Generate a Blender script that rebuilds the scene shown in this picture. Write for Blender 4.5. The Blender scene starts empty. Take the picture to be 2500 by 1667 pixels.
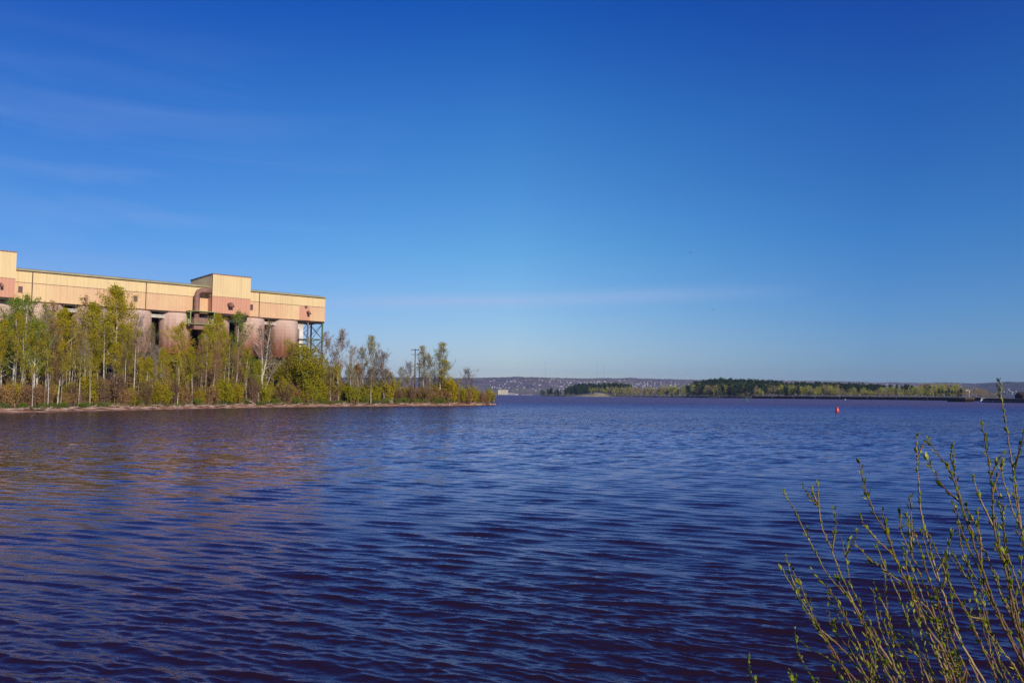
import bpy, math, random
import numpy as np
from mathutils import Vector, Matrix, Euler
R = math.radians
C = bpy.context.scene.collection
SC = bpy.context.scene
random.seed(7)

# ------------------------------------------------------------------ camera, sky, sun, exposure
EYE, FPX = 4.0, 1944.0
PITCH, ROLL = R(3.81), R(0.30)
cd = bpy.data.cameras.new('camera'); cam = bpy.data.objects.new('camera', cd); C.objects.link(cam)
cd.sensor_width = 36; cd.lens = 28.0; cd.clip_start = 0.1; cd.clip_end = 60000
cam.matrix_world = Matrix.Translation((0, 0, EYE)) @ Matrix.Rotation(math.pi/2 + PITCH, 4, 'X') @ Matrix.Rotation(ROLL, 4, 'Z')
SC.camera = cam
CM = cam.matrix_world.to_3x3()

SUN_AZ = math.atan2(0.55, -0.83)      # compass angle from +Y towards +X
SUN_EL = R(24)
W = bpy.data.worlds.new('World'); SC.world = W; W.use_nodes = True
wn, wl = W.node_tree.nodes, W.node_tree.links
bg = wn['Background']; bg.inputs['Strength'].default_value = 0.105
sky = wn.new('ShaderNodeTexSky'); sky.sky_type = 'NISHITA'; sky.sun_disc = False
sky.sun_elevation = SUN_EL; sky.sun_rotation = SUN_AZ
sky.altitude = 200; sky.air_density = 1.0; sky.dust_density = 0.35; sky.ozone_density = 4.0
# clear deep blue air: colour balance of the sky by height above the horizon and by bearing from the sun
SKY_EL = [(-0.1, (.88, .91, 1.05)), (1.0, (.05, .40, 1.08)), (0.057, (.88, .925, 1.05)), (0.186, (.48, .89, 1.11)), (0.327, (.25, .74, 1.18)), (0.446, (.06, .48, 1.19))]
SKY_AZ = [(-1.0, (.60, .68, .85)), (1.0, (.5, .75, .95)), (-.45, (.72, .74, .90)), (0.0, (1, 1, 1)), (.42, (.45, .68, .92))]
# thin high cirrus, set by direction in the sky
tc = wn.new('ShaderNodeTexCoord')
mp = wn.new('ShaderNodeMapping'); mp.inputs['Scale'].default_value = (1.3, 1.3, 9.0); mp.inputs['Rotation'].default_value = (0.0, R(-7), 0.0)
n1 = wn.new('ShaderNodeTexNoise'); n1.inputs['Scale'].default_value = 2.2; n1.inputs['Detail'].default_value = 5; n1.inputs['Distortion'].default_value = 0.6
n2 = wn.new('ShaderNodeTexNoise'); n2.inputs['Scale'].default_value = 1.1
cr = wn.new('ShaderNodeMapRange'); cr.inputs[1].default_value = 0.46; cr.inputs[2].default_value = 0.80; cr.inputs[3].default_value = 0; cr.inputs[4].default_value = 0.22
c2 = wn.new('ShaderNodeMapRange'); c2.inputs[1].default_value = -0.10; c2.inputs[2].default_value = -0.42
mm = wn.new('ShaderNodeMath'); mm.operation = 'MULTIPLY'
def wramp(src, a, b, stops):
    m_ = wn.new('ShaderNodeMapRange'); m_.inputs[1].default_value = a; m_.inputs[2].default_value = b; wl.new(src, m_.inputs[0])
    r_ = wn.new('ShaderNodeValToRGB'); wl.new(m_.outputs[0], r_.inputs[0]); e = r_.color_ramp.elements
    for i, (v, c) in enumerate(stops):
        k = e[i] if i < 2 else e.new(min(1, (v-a)/(b-a)))
        if i < 2: k.position = (v-a)/(b-a)
        k.color = (*[q/2 for q in c], 1)
    return r_.outputs[0]
sp = wn.new('ShaderNodeSeparateXYZ'); wl.new(tc.outputs['Generated'], sp.inputs[0])
grad = wramp(sp.outputs[2], -0.1, 1.0, SKY_EL); side = wramp(sp.outputs[0], -1.0, 1.0, SKY_AZ)
hs = wn.new('ShaderNodeMixRGB'); hs.blend_type = 'MULTIPLY'; hs.inputs[0].default_value = 1; hs2 = wn.new('ShaderNodeMixRGB'); hs2.blend_type = 'MULTIPLY'; hs2.inputs[0].default_value = 1
hs3 = wn.new('ShaderNodeMixRGB'); hs3.blend_type = 'MULTIPLY'; hs3.inputs[0].default_value = 1; hs3.inputs[2].default_value = (4, 4, 4, 1)
mx = wn.new('ShaderNodeMixRGB'); mx.inputs[2].default_value = (4.4, 5.2, 7.8, 1)
wl.new(tc.outputs['Generated'], mp.inputs[0]); wl.new(mp.outputs[0], n1.inputs['Vector']); wl.new(tc.outputs['Generated'], n2.inputs['Vector'])
wl.new(n1.outputs[0], cr.inputs[0]); wl.new(sp.outputs[0], c2.inputs[0]); wl.new(cr.outputs[0], mm.inputs[0]); wl.new(c2.outputs[0], mm.inputs[1])
wl.new(sky.outputs[0], hs.inputs[1]); wl.new(grad, hs.inputs[2]); wl.new(hs.outputs[0], hs2.inputs[1]); wl.new(side, hs2.inputs[2]); wl.new(hs2.outputs[0], hs3.inputs[1]); wl.new(hs3.outputs[0], mx.inputs[1]); 
# a long thin streak low over the water
def wm(op, a_, b_=None, c_=None):
    n = wn.new('ShaderNodeMath'); n.operation = op; n.use_clamp = op == 'SUBTRACT' and False
    for i_, q in enumerate((a_, b_, c_)):
        if q is None: continue
        if isinstance(q, (int, float)): n.inputs[i_].default_value = q
        else: wl.new(q, n.inputs[i_])
    return n.outputs[0]
zz = wm('SUBTRACT', sp.outputs[2], wm('MULTIPLY_ADD', sp.outputs[0], 0.035, 0.117)); zb_n = wm('MULTIPLY_ADD', n2.outputs[0], 0.03, -0.015)
gz = wm('POWER', 2.718, wm('MULTIPLY', wm('POWER', wm('ABSOLUTE', wm('MULTIPLY', wm('ADD', zz, zb_n), 120.0)), 2.0), -1.0))
xm = wn.new('ShaderNodeMapRange'); xm.interpolation_type = 'SMOOTHSTEP'; xm.inputs[1].default_value = 0.36; xm.inputs[2].default_value = 0.12; wl.new(wm('ABSOLUTE', wm('SUBTRACT', sp.outputs[0], 0.02)), xm.inputs[0])
streak = wm('MULTIPLY', wm('MULTIPLY', gz, xm.outputs[0]), wm('MULTIPLY', n1.outputs[0], 0.75))
zm_ = wn.new('ShaderNodeMapRange'); zm_.interpolation_type = 'SMOOTHSTEP'; zm_.inputs[1].default_value = 0.42; zm_.inputs[2].default_value = 0.28; wl.new(sp.outputs[2], zm_.inputs[0])
wl.new(wm('ADD', wm('MULTIPLY', mm.outputs[0], zm_.outputs[0]), streak), mx.inputs[0]); wl.new(mx.outputs[0], bg.inputs['Color'])

sd = bpy.data.lights.new('sun', 'SUN'); sd.energy = 4.2; sd.angle = R(0.5); sd.color = (1.0, 0.86, 0.68)
sun = bpy.data.objects.new('sun', sd); C.objects.link(sun)
sv = Vector((math.sin(SUN_AZ)*math.cos(SUN_EL), math.cos(SUN_AZ)*math.cos(SUN_EL), math.sin(SUN_EL)))
sun.rotation_euler = sv.to_track_quat('Z', 'Y').to_euler()
SC.view_settings.view_transform = 'Standard'; SC.view_settings.look = 'None'
SC.view_settings.exposure = 0.0; SC.view_settings.gamma = 1.0
SC.cycles.max_bounces = 6; SC.cycles.volume_bounces = 1; SC.cycles.transparent_max_bounces = 8
SC.cycles.use_denoising = True; SC.cycles.denoiser = 'OPENIMAGEDENOISE'; SC.cycles.denoising_prefilter = 'NONE'; SC.cycles.denoising_input_passes = 'RGB_ALBEDO_NORMAL'; SC.cycles.caustics_reflective = False; SC.cycles.caustics_refractive = False

# ------------------------------------------------------------------ helpers
def ray(x, y):                                   # direction of a pixel of the 2500 x 1667 photograph
    return CM @ Vector(((x-1250)/FPX, -(y-833.5)/FPX, -1))
def at(x, y, Y):                                 # point at distance Y ahead
    d = ray(x, y); return Vector((0, 0, EYE)) + d*(Y/d.y)
def onz(x, y, z=0.0):
    d = ray(x, y); return Vector((0, 0, EYE)) + d*((z-EYE)/d.z)
def tx(x, y=955):                                # X/Y slope of a photo column
    d = ray(x, y); return d.x/d.y
def ss(a, b, x):
    t = min(1, max(0, (x-a)/(b-a))); return t*t*(3-2*t)
def nss(a, b, x):
    t = np.clip((x-a)/(b-a), 0, 1); return t*t*(3-2*t)

def tag(o, label=None, cat=None, group=None, kind=None):
    if label: o['label'] = label
    if cat: o['category'] = cat
    if group: o['group'] = group
    if kind: o['kind'] = kind
    return o
def empty(name, loc=(0, 0, 0), rz=0.0, **k):
    o = bpy.data.objects.new(name, None); C.objects.link(o); o.location = loc; o.rotation_euler = (0, 0, rz)
    o.empty_display_size = 0.2
    return tag(o, **k)
def copy_tree(o, parent=None):
    c = o.copy(); C.objects.link(c)
    if parent: c.parent = parent
    for ch in list(o.children): copy_tree(ch, c)
    return c

class MB:
    def __init__(s): s.v = []; s.f = []; s.m = []; s.k = 0
    def face(s, pts, m=None):
        b = len(s.v); s.v += [tuple(p) for p in pts]; s.f.append(tuple(range(b, b+len(pts)))); s.m.append(s.k if m is None else m)
    def box(s, x0, x1, y0, y1, z0, z1):
        b = len(s.v)
        s.v += [(x0,y0,z0),(x1,y0,z0),(x1,y1,z0),(x0,y1,z0),(x0,y0,z1),(x1,y0,z1),(x1,y1,z1),(x0,y1,z1)]
        for f in ((0,3,2,1),(4,5,6,7),(0,1,5,4),(1,2,6,5),(2,3,7,6),(3,0,4,7)):
            s.f.append(tuple(b+i for i in f)); s.m.append(s.k)
    def tube(s, pts, rad, n=6, caps=True):
        pts = [Vector(p) for p in pts]
        if not hasattr(rad, '__len__'): rad = [rad]*len(pts)
        b = len(s.v); a = None
        for i, p in enumerate(pts):
            d = (pts[min(i+1, len(pts)-1)] - pts[max(i-1, 0)])
            if d.length < 1e-9: d = Vector((0, 0, 1))
            d.normalize()
            if a is None: a = d.orthogonal().normalized()
            else:
                a = a - d*a.dot(d)
                a = d.orthogonal().normalized() if a.length < 1e-6 else a.normalized()
            c = d.cross(a)
            for k in range(n):
                t = 2*math.pi*k/n; q = p + (a*math.cos(t)+c*math.sin(t))*rad[i]; s.v.append((q.x, q.y, q.z))
        for i in range(len(pts)-1):
            for k in range(n):
                s.f.append((b+i*n+k, b+i*n+(k+1)%n, b+(i+1)*n+(k+1)%n, b+(i+1)*n+k)); s.m.append(s.k)
        if caps and n > 2:
            s.f.append(tuple(b+k for k in range(n))[::-1]); s.m.append(s.k)
            e = b+(len(pts)-1)*n; s.f.append(tuple(e+k for k in range(n))); s.m.append(s.k)
    def bar(s, p, q, w): s.tube([p, q], w*0.7, 4)
    def lathe(s, prof, n=24, cx=0, cy=0, a0=0, a1=2*math.pi):
        b = len(s.v); full = abs(a1-a0-2*math.pi) < 1e-6; m = n if full else n+1
        for r, z in prof:
            for k in range(m):
                t = a0+(a1-a0)*k/n; s.v.append((cx+r*math.cos(t), cy+r*math.sin(t), z))
        for i in range(len(prof)-1):
            for k in range(n):
                k2 = (k+1) % m; s.f.append((b+i*m+k, b+i*m+k2, b+(i+1)*m+k2, b+(i+1)*m+k)); s.m.append(s.k)
    def leaf(s, p, d, w, l):
        p = Vector(p); d = Vector(d).normalized(); a = Vector((random.gauss(0,1), random.gauss(0,1), random.gauss(0,1))).cross(d)
        if a.length < 1e-4: a = d.orthogonal()
        a = a.normalized()*w*0.5; q = p+d*l
        b = len(s.v); mid = p+d*l*0.45
        s.v += [tuple(p), tuple(mid+a), tuple(q), tuple(mid-a)]; s.f.append((b, b+1, b+2, b+3)); s.m.append(s.k)
    def build(s, name, mats, parent=None, smooth=False):
        me = bpy.data.meshes.new(name); me.from_pydata(s.v, [], s.f)
        if not isinstance(mats, (list, tuple)): mats = [mats]
        for m in mats: me.materials.append(m)
        if len(mats) > 1: me.polygons.foreach_set('material_index', s.m)
        if smooth: me.polygons.foreach_set('use_smooth', [True]*len(s.f))
        me.update(); o = bpy.data.objects.new(name, me); C.objects.link(o)
        if parent: o.parent = parent
        return o
def grid_mesh(name, V, nr, nc, mat, smooth=True):
    me = bpy.data.meshes.new(name); me.vertices.add(nr*nc); me.vertices.foreach_set('co', V.astype(np.float32).ravel())
    i = np.arange((nr-1)*(nc-1)); r = i//(nc-1); c = i % (nc-1); a = r*nc+c
    q = np.stack([a, a+1, a+nc+1, a+nc], 1).astype(np.int32)
    me.loops.add(q.size); me.loops.foreach_set('vertex_index', q.ravel())
    me.polygons.add(len(q)); me.polygons.foreach_set('loop_start', np.arange(0, q.size, 4, dtype=np.int32))
    try: me.polygons.foreach_set('loop_total', np.full(len(q), 4, dtype=np.int32))
    except Exception: pass
    me.polygons.foreach_set('use_smooth', np.full(len(q), smooth))
    me.update(calc_edges=True); me.validate(); me.materials.append(mat)
    o = bpy.data.objects.new(name, me); C.objects.link(o); return o

# ------------------------------------------------------------------ materials
def mat(name, col, rough=0.85, spec=0.25, var=None, scale=1.0, stretch=(1,1,1), lo=0.40, hi=0.62, metal=0.0, bump=0.0, transl=0.0, rnd=None, coords='Object', var2=None, scale2=0.3):
    m = bpy.data.materials.new(name); m.use_nodes = True; nt = m.node_tree; N, L = nt.nodes, nt.links
    b = N['Principled BSDF']; b.inputs['Roughness'].default_value = rough; b.inputs['Specular IOR Level'].default_value = spec; b.inputs['Metallic'].default_value = metal
    cur = None
    def rgb(c):
        n = N.new('ShaderNodeRGB'); n.outputs[0].default_value = (*c, 1); return n.outputs[0]
    cur = rgb(col)
    t = N.new('ShaderNodeTexCoord'); mpn = N.new('ShaderNodeMapping'); mpn.inputs['Scale'].default_value = stretch; L.new(t.outputs[coords], mpn.inputs[0])
    nz = N.new('ShaderNodeTexNoise'); nz.inputs['Scale'].default_value = scale; nz.inputs['Detail'].default_value = 6; nz.inputs['Roughness'].default_value = 0.6
    L.new(mpn.outputs[0], nz.inputs['Vector'])
    if var is not None:
        mr = N.new('ShaderNodeMapRange'); mr.inputs[1].default_value = lo; mr.inputs[2].default_value = hi; L.new(nz.outputs[0], mr.inputs[0])
        x = N.new('ShaderNodeMixRGB'); L.new(mr.outputs[0], x.inputs[0]); L.new(cur, x.inputs[1]); x.inputs[2].default_value = (*var, 1); cur = x.outputs[0]
    if var2 is not None:
        nz2 = N.new('ShaderNodeTexNoise'); nz2.inputs['Scale'].default_value = scale2; nz2.inputs['Detail'].default_value = 4; L.new(mpn.outputs[0], nz2.inputs['Vector'])
        mr = N.new('ShaderNodeMapRange'); mr.inputs[1].default_value = 0.45; mr.inputs[2].default_value = 0.6; L.new(nz2.outputs[0], mr.inputs[0])
        x = N.new('ShaderNodeMixRGB'); L.new(mr.outputs[0], x.inputs[0]); L.new(cur, x.inputs[1]); x.inputs[2].default_value = (*var2, 1); cur = x.outputs[0]
    if rnd is not None:
        oi = N.new('ShaderNodeObjectInfo')
        x = N.new('ShaderNodeMixRGB'); L.new(oi.outputs['Random'], x.inputs[0]); L.new(cur, x.inputs[1]); x.inputs[2].default_value = (*rnd, 1); cur = x.outputs[0]
    L.new(cur, b.inputs['Base Color'])
    if bump:
        bn = N.new('ShaderNodeBump'); bn.inputs['Strength'].default_value = bump; bn.inputs['Distance'].default_value = 0.05; L.new(nz.outputs[0], bn.inputs['Height']); L.new(bn.outputs[0], b.inputs['Normal'])
    if transl:
        tr = N.new('ShaderNodeBsdfTranslucent'); L.new(cur, tr.inputs[0]); ms = N.new('ShaderNodeMixShader'); ms.inputs[0].default_value = transl
        L.new(b.outputs[0], ms.inputs[1]); L.new(tr.outputs[0], ms.inputs[2]); L.new(ms.outputs[0], N['Material Output'].inputs[0])
    return m

def cladding(name, col, var, stain, sc=0.05):
    # painted ribbed steel sheet: faded in long patches, darker line in each rib valley, thin rust runs
    m = mat(name, col, rough=0.55, spec=0.3, var=var, scale=sc, lo=0.42, hi=0.60)
    N, L = m.node_tree.nodes, m.node_tree.links; b = N['Principled BSDF']
    base = b.inputs['Base Color'].links[0].from_socket
    t = N.new('ShaderNodeTexCoord'); sx = N.new('ShaderNodeMapping'); sx.inputs['Scale'].default_value = (1.0, 1.0, 0.03); L.new(t.outputs['Object'], sx.inputs[0])
    nz = N.new('ShaderNodeTexNoise'); nz.inputs['Scale'].default_value = 1.1; nz.inputs['Detail'].default_value = 5; L.new(sx.outputs[0], nz.inputs['Vector'])
    mr = N.new('ShaderNodeMapRange'); mr.inputs[1].default_value = 0.50; mr.inputs[2].default_value = 0.85; mr.inputs[4].default_value = 0.75; L.new(nz.outputs[0], mr.inputs[0])
    x = N.new('ShaderNodeMixRGB'); L.new(mr.outputs[0], x.inputs[0]); L.new(base, x.inputs[1]); x.inputs[2].default_value = (*stain, 1)
    L.new(x.outputs[0], b.inputs['Base Color'])
    return m

M = {}
M['clad_hi'] = cladding('cream_cladding', (0.80, 0.63, 0.33), (0.74, 0.57, 0.31), (0.58, 0.42, 0.25))
M['clad_lo'] = cladding('salmon_cladding', (0.68, 0.40, 0.25), (0.78, 0.58, 0.31), (0.57, 0.35, 0.22), 0.03)
M['clad_rose'] = cladding('rose_cladding', (0.66, 0.34, 0.22), (0.62, 0.32, 0.21), (0.50, 0.26, 0.17), 0.05)
M['roof'] = mat('roof_sheet', (0.40, 0.37, 0.22), 0.6, var=(0.30, 0.28, 0.17), scale=0.2)
M['trim'] = mat('dark_trim', (0.10, 0.05, 0.035), 0.7, var=(0.15, 0.08, 0.05), scale=1)
M['glass'] = mat('dark_window', (0.09, 0.06, 0.05), 0.3, 0.5, var=(0.13, 0.08, 0.06), scale=2)
M['duct'] = mat('rusty_duct', (0.23, 0.12, 0.10), 0.6, var=(0.32, 0.17, 0.13), scale=0.7)
M['steel_dark'] = mat('dark_steel', (0.035, 0.03, 0.028), 0.7, var=(0.06, 0.04, 0.03), scale=0.6)
M['steel_green'] = mat('green_steel', (0.07, 0.17, 0.10), 0.6, var=(0.10, 0.13, 0.07), scale=0.8)
M['rail_green'] = mat('pale_green_steel', (0.32, 0.42, 0.16), 0.6, var=(0.24, 0.34, 0.12), scale=0.5)
M['steel_red'] = mat('red_brown_steel', (0.30, 0.15, 0.11), 0.6, var=(0.22, 0.12, 0.09), scale=0.8)
M['white_conc'] = mat('white_concrete', (0.62, 0.58, 0.50), 0.8, var=(0.50, 0.46, 0.40), scale=0.4)

def silo_mat():
    m = bpy.data.materials.new('ore_stained_concrete'); m.use_nodes = True; N, L = m.node_tree.nodes, m.node_tree.links; b = N['Principled BSDF']
    b.inputs['Roughness'].default_value = 0.9; b.inputs['Specular IOR Level'].default_value = 0.15
    t = N.new('ShaderNodeTexCoord'); sep = N.new('ShaderNodeSeparateXYZ'); L.new(t.outputs['Object'], sep.inputs[0])
    mp1 = N.new('ShaderNodeMapping'); mp1.inputs['Scale'].default_value = (1, 1, 0.06); L.new(t.outputs['Object'], mp1.inputs[0])
    nz = N.new('ShaderNodeTexNoise'); nz.inputs['Scale'].default_value = 0.55; nz.inputs['Detail'].default_value = 6; L.new(mp1.outputs[0], nz.inputs['Vector'])
    nb = N.new('ShaderNodeTexNoise'); nb.inputs['Scale'].default_value = 0.12; nb.inputs['Detail'].default_value = 5; L.new(t.outputs['Object'], nb.inputs['Vector'])
    a = N.new('ShaderNodeMath'); a.operation = 'MULTIPLY_ADD'; a.inputs[1].default_value = 13.0; L.new(nz.outputs[0], a.inputs[0]); L.new(sep.outputs[2], a.inputs[2])
    a2 = N.new('ShaderNodeMath'); a2.operation = 'MULTIPLY_ADD'; a2.inputs[1].default_value = 7.0; L.new(nb.outputs[0], a2.inputs[0]); L.new(a.outputs[0], a2.inputs[2])
    mr = N.new('ShaderNodeMapRange'); mr.inputs[1].default_value = 11.5; mr.inputs[2].default_value = 21.0; L.new(a2.outputs[0], mr.inputs[0])
    r = N.new('ShaderNodeValToRGB'); L.new(mr.outputs[0], r.inputs[0])
    e = r.color_ramp.elements; e[0].color = (0.27, 0.105, 0.06, 1); e[1].color = (0.68, 0.49, 0.40, 1); e[1].position = 1.0
    k = r.color_ramp.elements.new(0.5); k.color = (0.48, 0.29, 0.225, 1)
    # formwork rings
    wv = N.new('ShaderNodeMath'); wv.operation = 'PINGPONG'; wv.inputs[1].default_value = 0.6; L.new(sep.outputs[2], wv.inputs[0])
    m2 = N.new('ShaderNodeMapRange'); m2.inputs[1].default_value = 0.0; m2.inputs[2].default_value = 0.12; m2.inputs[3].default_value = 0.80; m2.inputs[4].default_value = 1.0; L.new(wv.outputs[0], m2.inputs[0])
    x = N.new('ShaderNodeMixRGB'); x.blend_type = 'MULTIPLY'; x.inputs[0].default_value = 1; L.new(r.outputs[0], x.inputs[1]); L.new(m2.outputs[0], x.inputs[2])
    L.new(x.outputs[0], b.inputs['Base Color']); return m
M['silo'] = silo_mat()

M['birch'] = mat('birch_bark', (0.62, 0.58, 0.52), 0.8, var=(0.30, 0.26, 0.22), scale=1.3, stretch=(1,1,2.5), lo=0.52, hi=0.66)
M['aspen_bark'] = mat('aspen_bark', (0.36, 0.32, 0.24), 0.85, var=(0.17, 0.13, 0.10), scale=1.0, lo=0.45, hi=0.6, rnd=(0.22, 0.18, 0.14))
M['yellow_twig'] = mat('yellowish_twig', (0.36, 0.25, 0.08), 0.85, rnd=(0.24, 0.16, 0.07))
M['dark_bark'] = mat('dark_bark', (0.06, 0.045, 0.035), 0.9, var=(0.11, 0.08, 0.06), scale=1.2)
M['grey_twig'] = mat('grey_twig', (0.19, 0.15, 0.14), 0.9, rnd=(0.30, 0.25, 0.22))
M['red_twig'] = mat('red_twig', (0.15, 0.085, 0.075), 0.9, rnd=(0.22, 0.13, 0.09))
M['leaf_yg'] = mat('yellow_green_leaf', (0.56, 0.50, 0.008), 0.6, 0.15, var=(0.66, 0.50, 0.015), scale=0.5, transl=0.5, rnd=(0.42, 0.43, 0.008))
M['leaf_g'] = mat('fresh_green_leaf', (0.22, 0.40, 0.015), 0.6, 0.2, var=(0.38, 0.46, 0.03), scale=0.5, transl=0.5, rnd=(0.32, 0.38, 0.02))
M['bud_red'] = mat('reddish_bud', (0.38, 0.19, 0.09), 0.8, 0.1, var=(0.36, 0.24, 0.06), scale=0.4, transl=0.2, rnd=(0.42, 0.27, 0.06))
M['bud_olive'] = mat('olive_bud', (0.26, 0.20, 0.05), 0.8, 0.1, var=(0.34, 0.27, 0.04), scale=0.4, transl=0.25, rnd=(0.22, 0.14, 0.07))
M['grass'] = mat('dry_and_green_grass', (0.10, 0.13, 0.03), 0.9, 0.1, var=(0.30, 0.22, 0.10), scale=0.12, coords='Object', lo=0.45, hi=0.56, transl=0.2)
M['land'] = mat('brown_undergrowth_soil', (0.085, 0.055, 0.03), 0.95, 0.05, var=(0.07, 0.075, 0.02), scale=0.15, var2=(0.13, 0.075, 0.05), scale2=0.7)
M['sand'] = mat('pink_sand', (0.40, 0.20, 0.12), 0.95, 0.1, var=(0.16, 0.075, 0.05), scale=0.9, lo=.44, hi=.56, var2=(0.52, 0.36, 0.26), scale2=0.45)
M['drift'] = mat('bleached_wood', (0.50, 0.38, 0.32), 0.85, var=(0.28, 0.18, 0.15), scale=1.5)
M['pole'] = mat('weathered_pole', (0.11, 0.075, 0.055), 0.9, var=(0.16, 0.11, 0.09), scale=1.0)
M['pine'] = mat('pine_needles', (0.020, 0.050, 0.024), 0.9, 0.05, var=(0.050, 0.095, 0.026), scale=0.30, transl=0.1, rnd=(0.040, 0.080, 0.022))
M['far_yg'] = mat('far_spring_leaf', (0.40, 0.45, 0.06), 0.8, 0.1, var=(0.54, 0.50, 0.09), scale=0.3, transl=0.25, rnd=(0.26, 0.28, 0.06))
M['far_bare'] = mat('far_bare_twigs', (0.38, 0.26, 0.20), 0.9, 0.05, var=(0.28, 0.22, 0.10), scale=0.3, rnd=(0.30, 0.27, 0.12))
M['isl'] = mat('island_ground', (0.24, 0.20, 0.10), 0.95, 0.05, var=(0.09, 0.10, 0.03), scale=0.03)
M['bank'] = mat('grass_bank', (0.52, 0.42, 0.26), 0.95, 0.05, var=(0.30, 0.30, 0.12), scale=0.08)
M['sheet'] = mat('rusted_sheet_piling', (0.030, 0.016, 0.014), 0.85, 0.2, var=(0.055, 0.025, 0.018), scale=0.12)
M['cap'] = mat('concrete_cap', (0.40, 0.34, 0.27), 0.9, var=(0.28, 0.22, 0.17), scale=0.2)
M['white'] = mat('white_paint', (0.75, 0.74, 0.70), 0.6, var=(0.6, 0.58, 0.54), scale=0.3)
M['buoy_red'] = mat('red_buoy_paint', (0.62, 0.045, 0.025), 0.28, 0.6, var=(0.48, 0.03, 0.02), scale=3)
M['buoy_green'] = mat('green_buoy_paint', (0.015, 0.22, 0.13), 0.35, 0.5, var=(0.01, 0.16, 0.10), scale=2)
M['mast'] = mat('mast_steel', (0.22, 0.20, 0.24), 0.6, var=(0.3, 0.25, 0.28), scale=0.02)
M['cream_bldg'] = mat('cream_elevator_concrete', (0.70, 0.66, 0.48), 0.85, var=(0.60, 0.56, 0.42), scale=0.05)
M['grey_bldg'] = mat('grey_shed_wall', (0.42, 0.40, 0.38), 0.85, var=(0.34, 0.31, 0.3), scale=0.05)
M['house_roof'] = mat('house_roof', (0.13, 0.10, 0.10), 0.8, rnd=(0.24, 0.20, 0.19))
M['house_wall'] = mat('house_wall', (0.56, 0.55, 0.54), 0.8, rnd=(0.30, 0.28, 0.26))
M['stem'] = mat('willow_stem', (0.26, 0.13, 0.07), 0.45, 0.45, var=(0.46, 0.33, 0.15), scale=9, rnd=(0.13, 0.055, 0.045))
M['wleaf'] = mat('willow_young_leaf', (0.34, 0.38, 0.014), 0.4, 0.4, var=(0.15, 0.22, 0.010), scale=14, transl=0.28, lo=0.45, hi=0.55)

# hill cover: bare woods in spring
def hill_mat(name, c0, c1, c2):
    m = mat(name, c0, 1.0, 0.0, var=c1, scale=0.010, lo=0.44, hi=0.56, var2=c2, scale2=0.0022, stretch=(1, 1, 4), coords='Object'); return m
M['hill'] = hill_mat('bare_spring_woods', (0.19, 0.155, 0.165), (0.10, 0.10, 0.10), (0.17, 0.165, 0.11))
M['hill2'] = hill_mat('dark_conifer_woods', (0.030, 0.042, 0.030), (0.075, 0.060, 0.055), (0.035, 0.05, 0.025))

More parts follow.
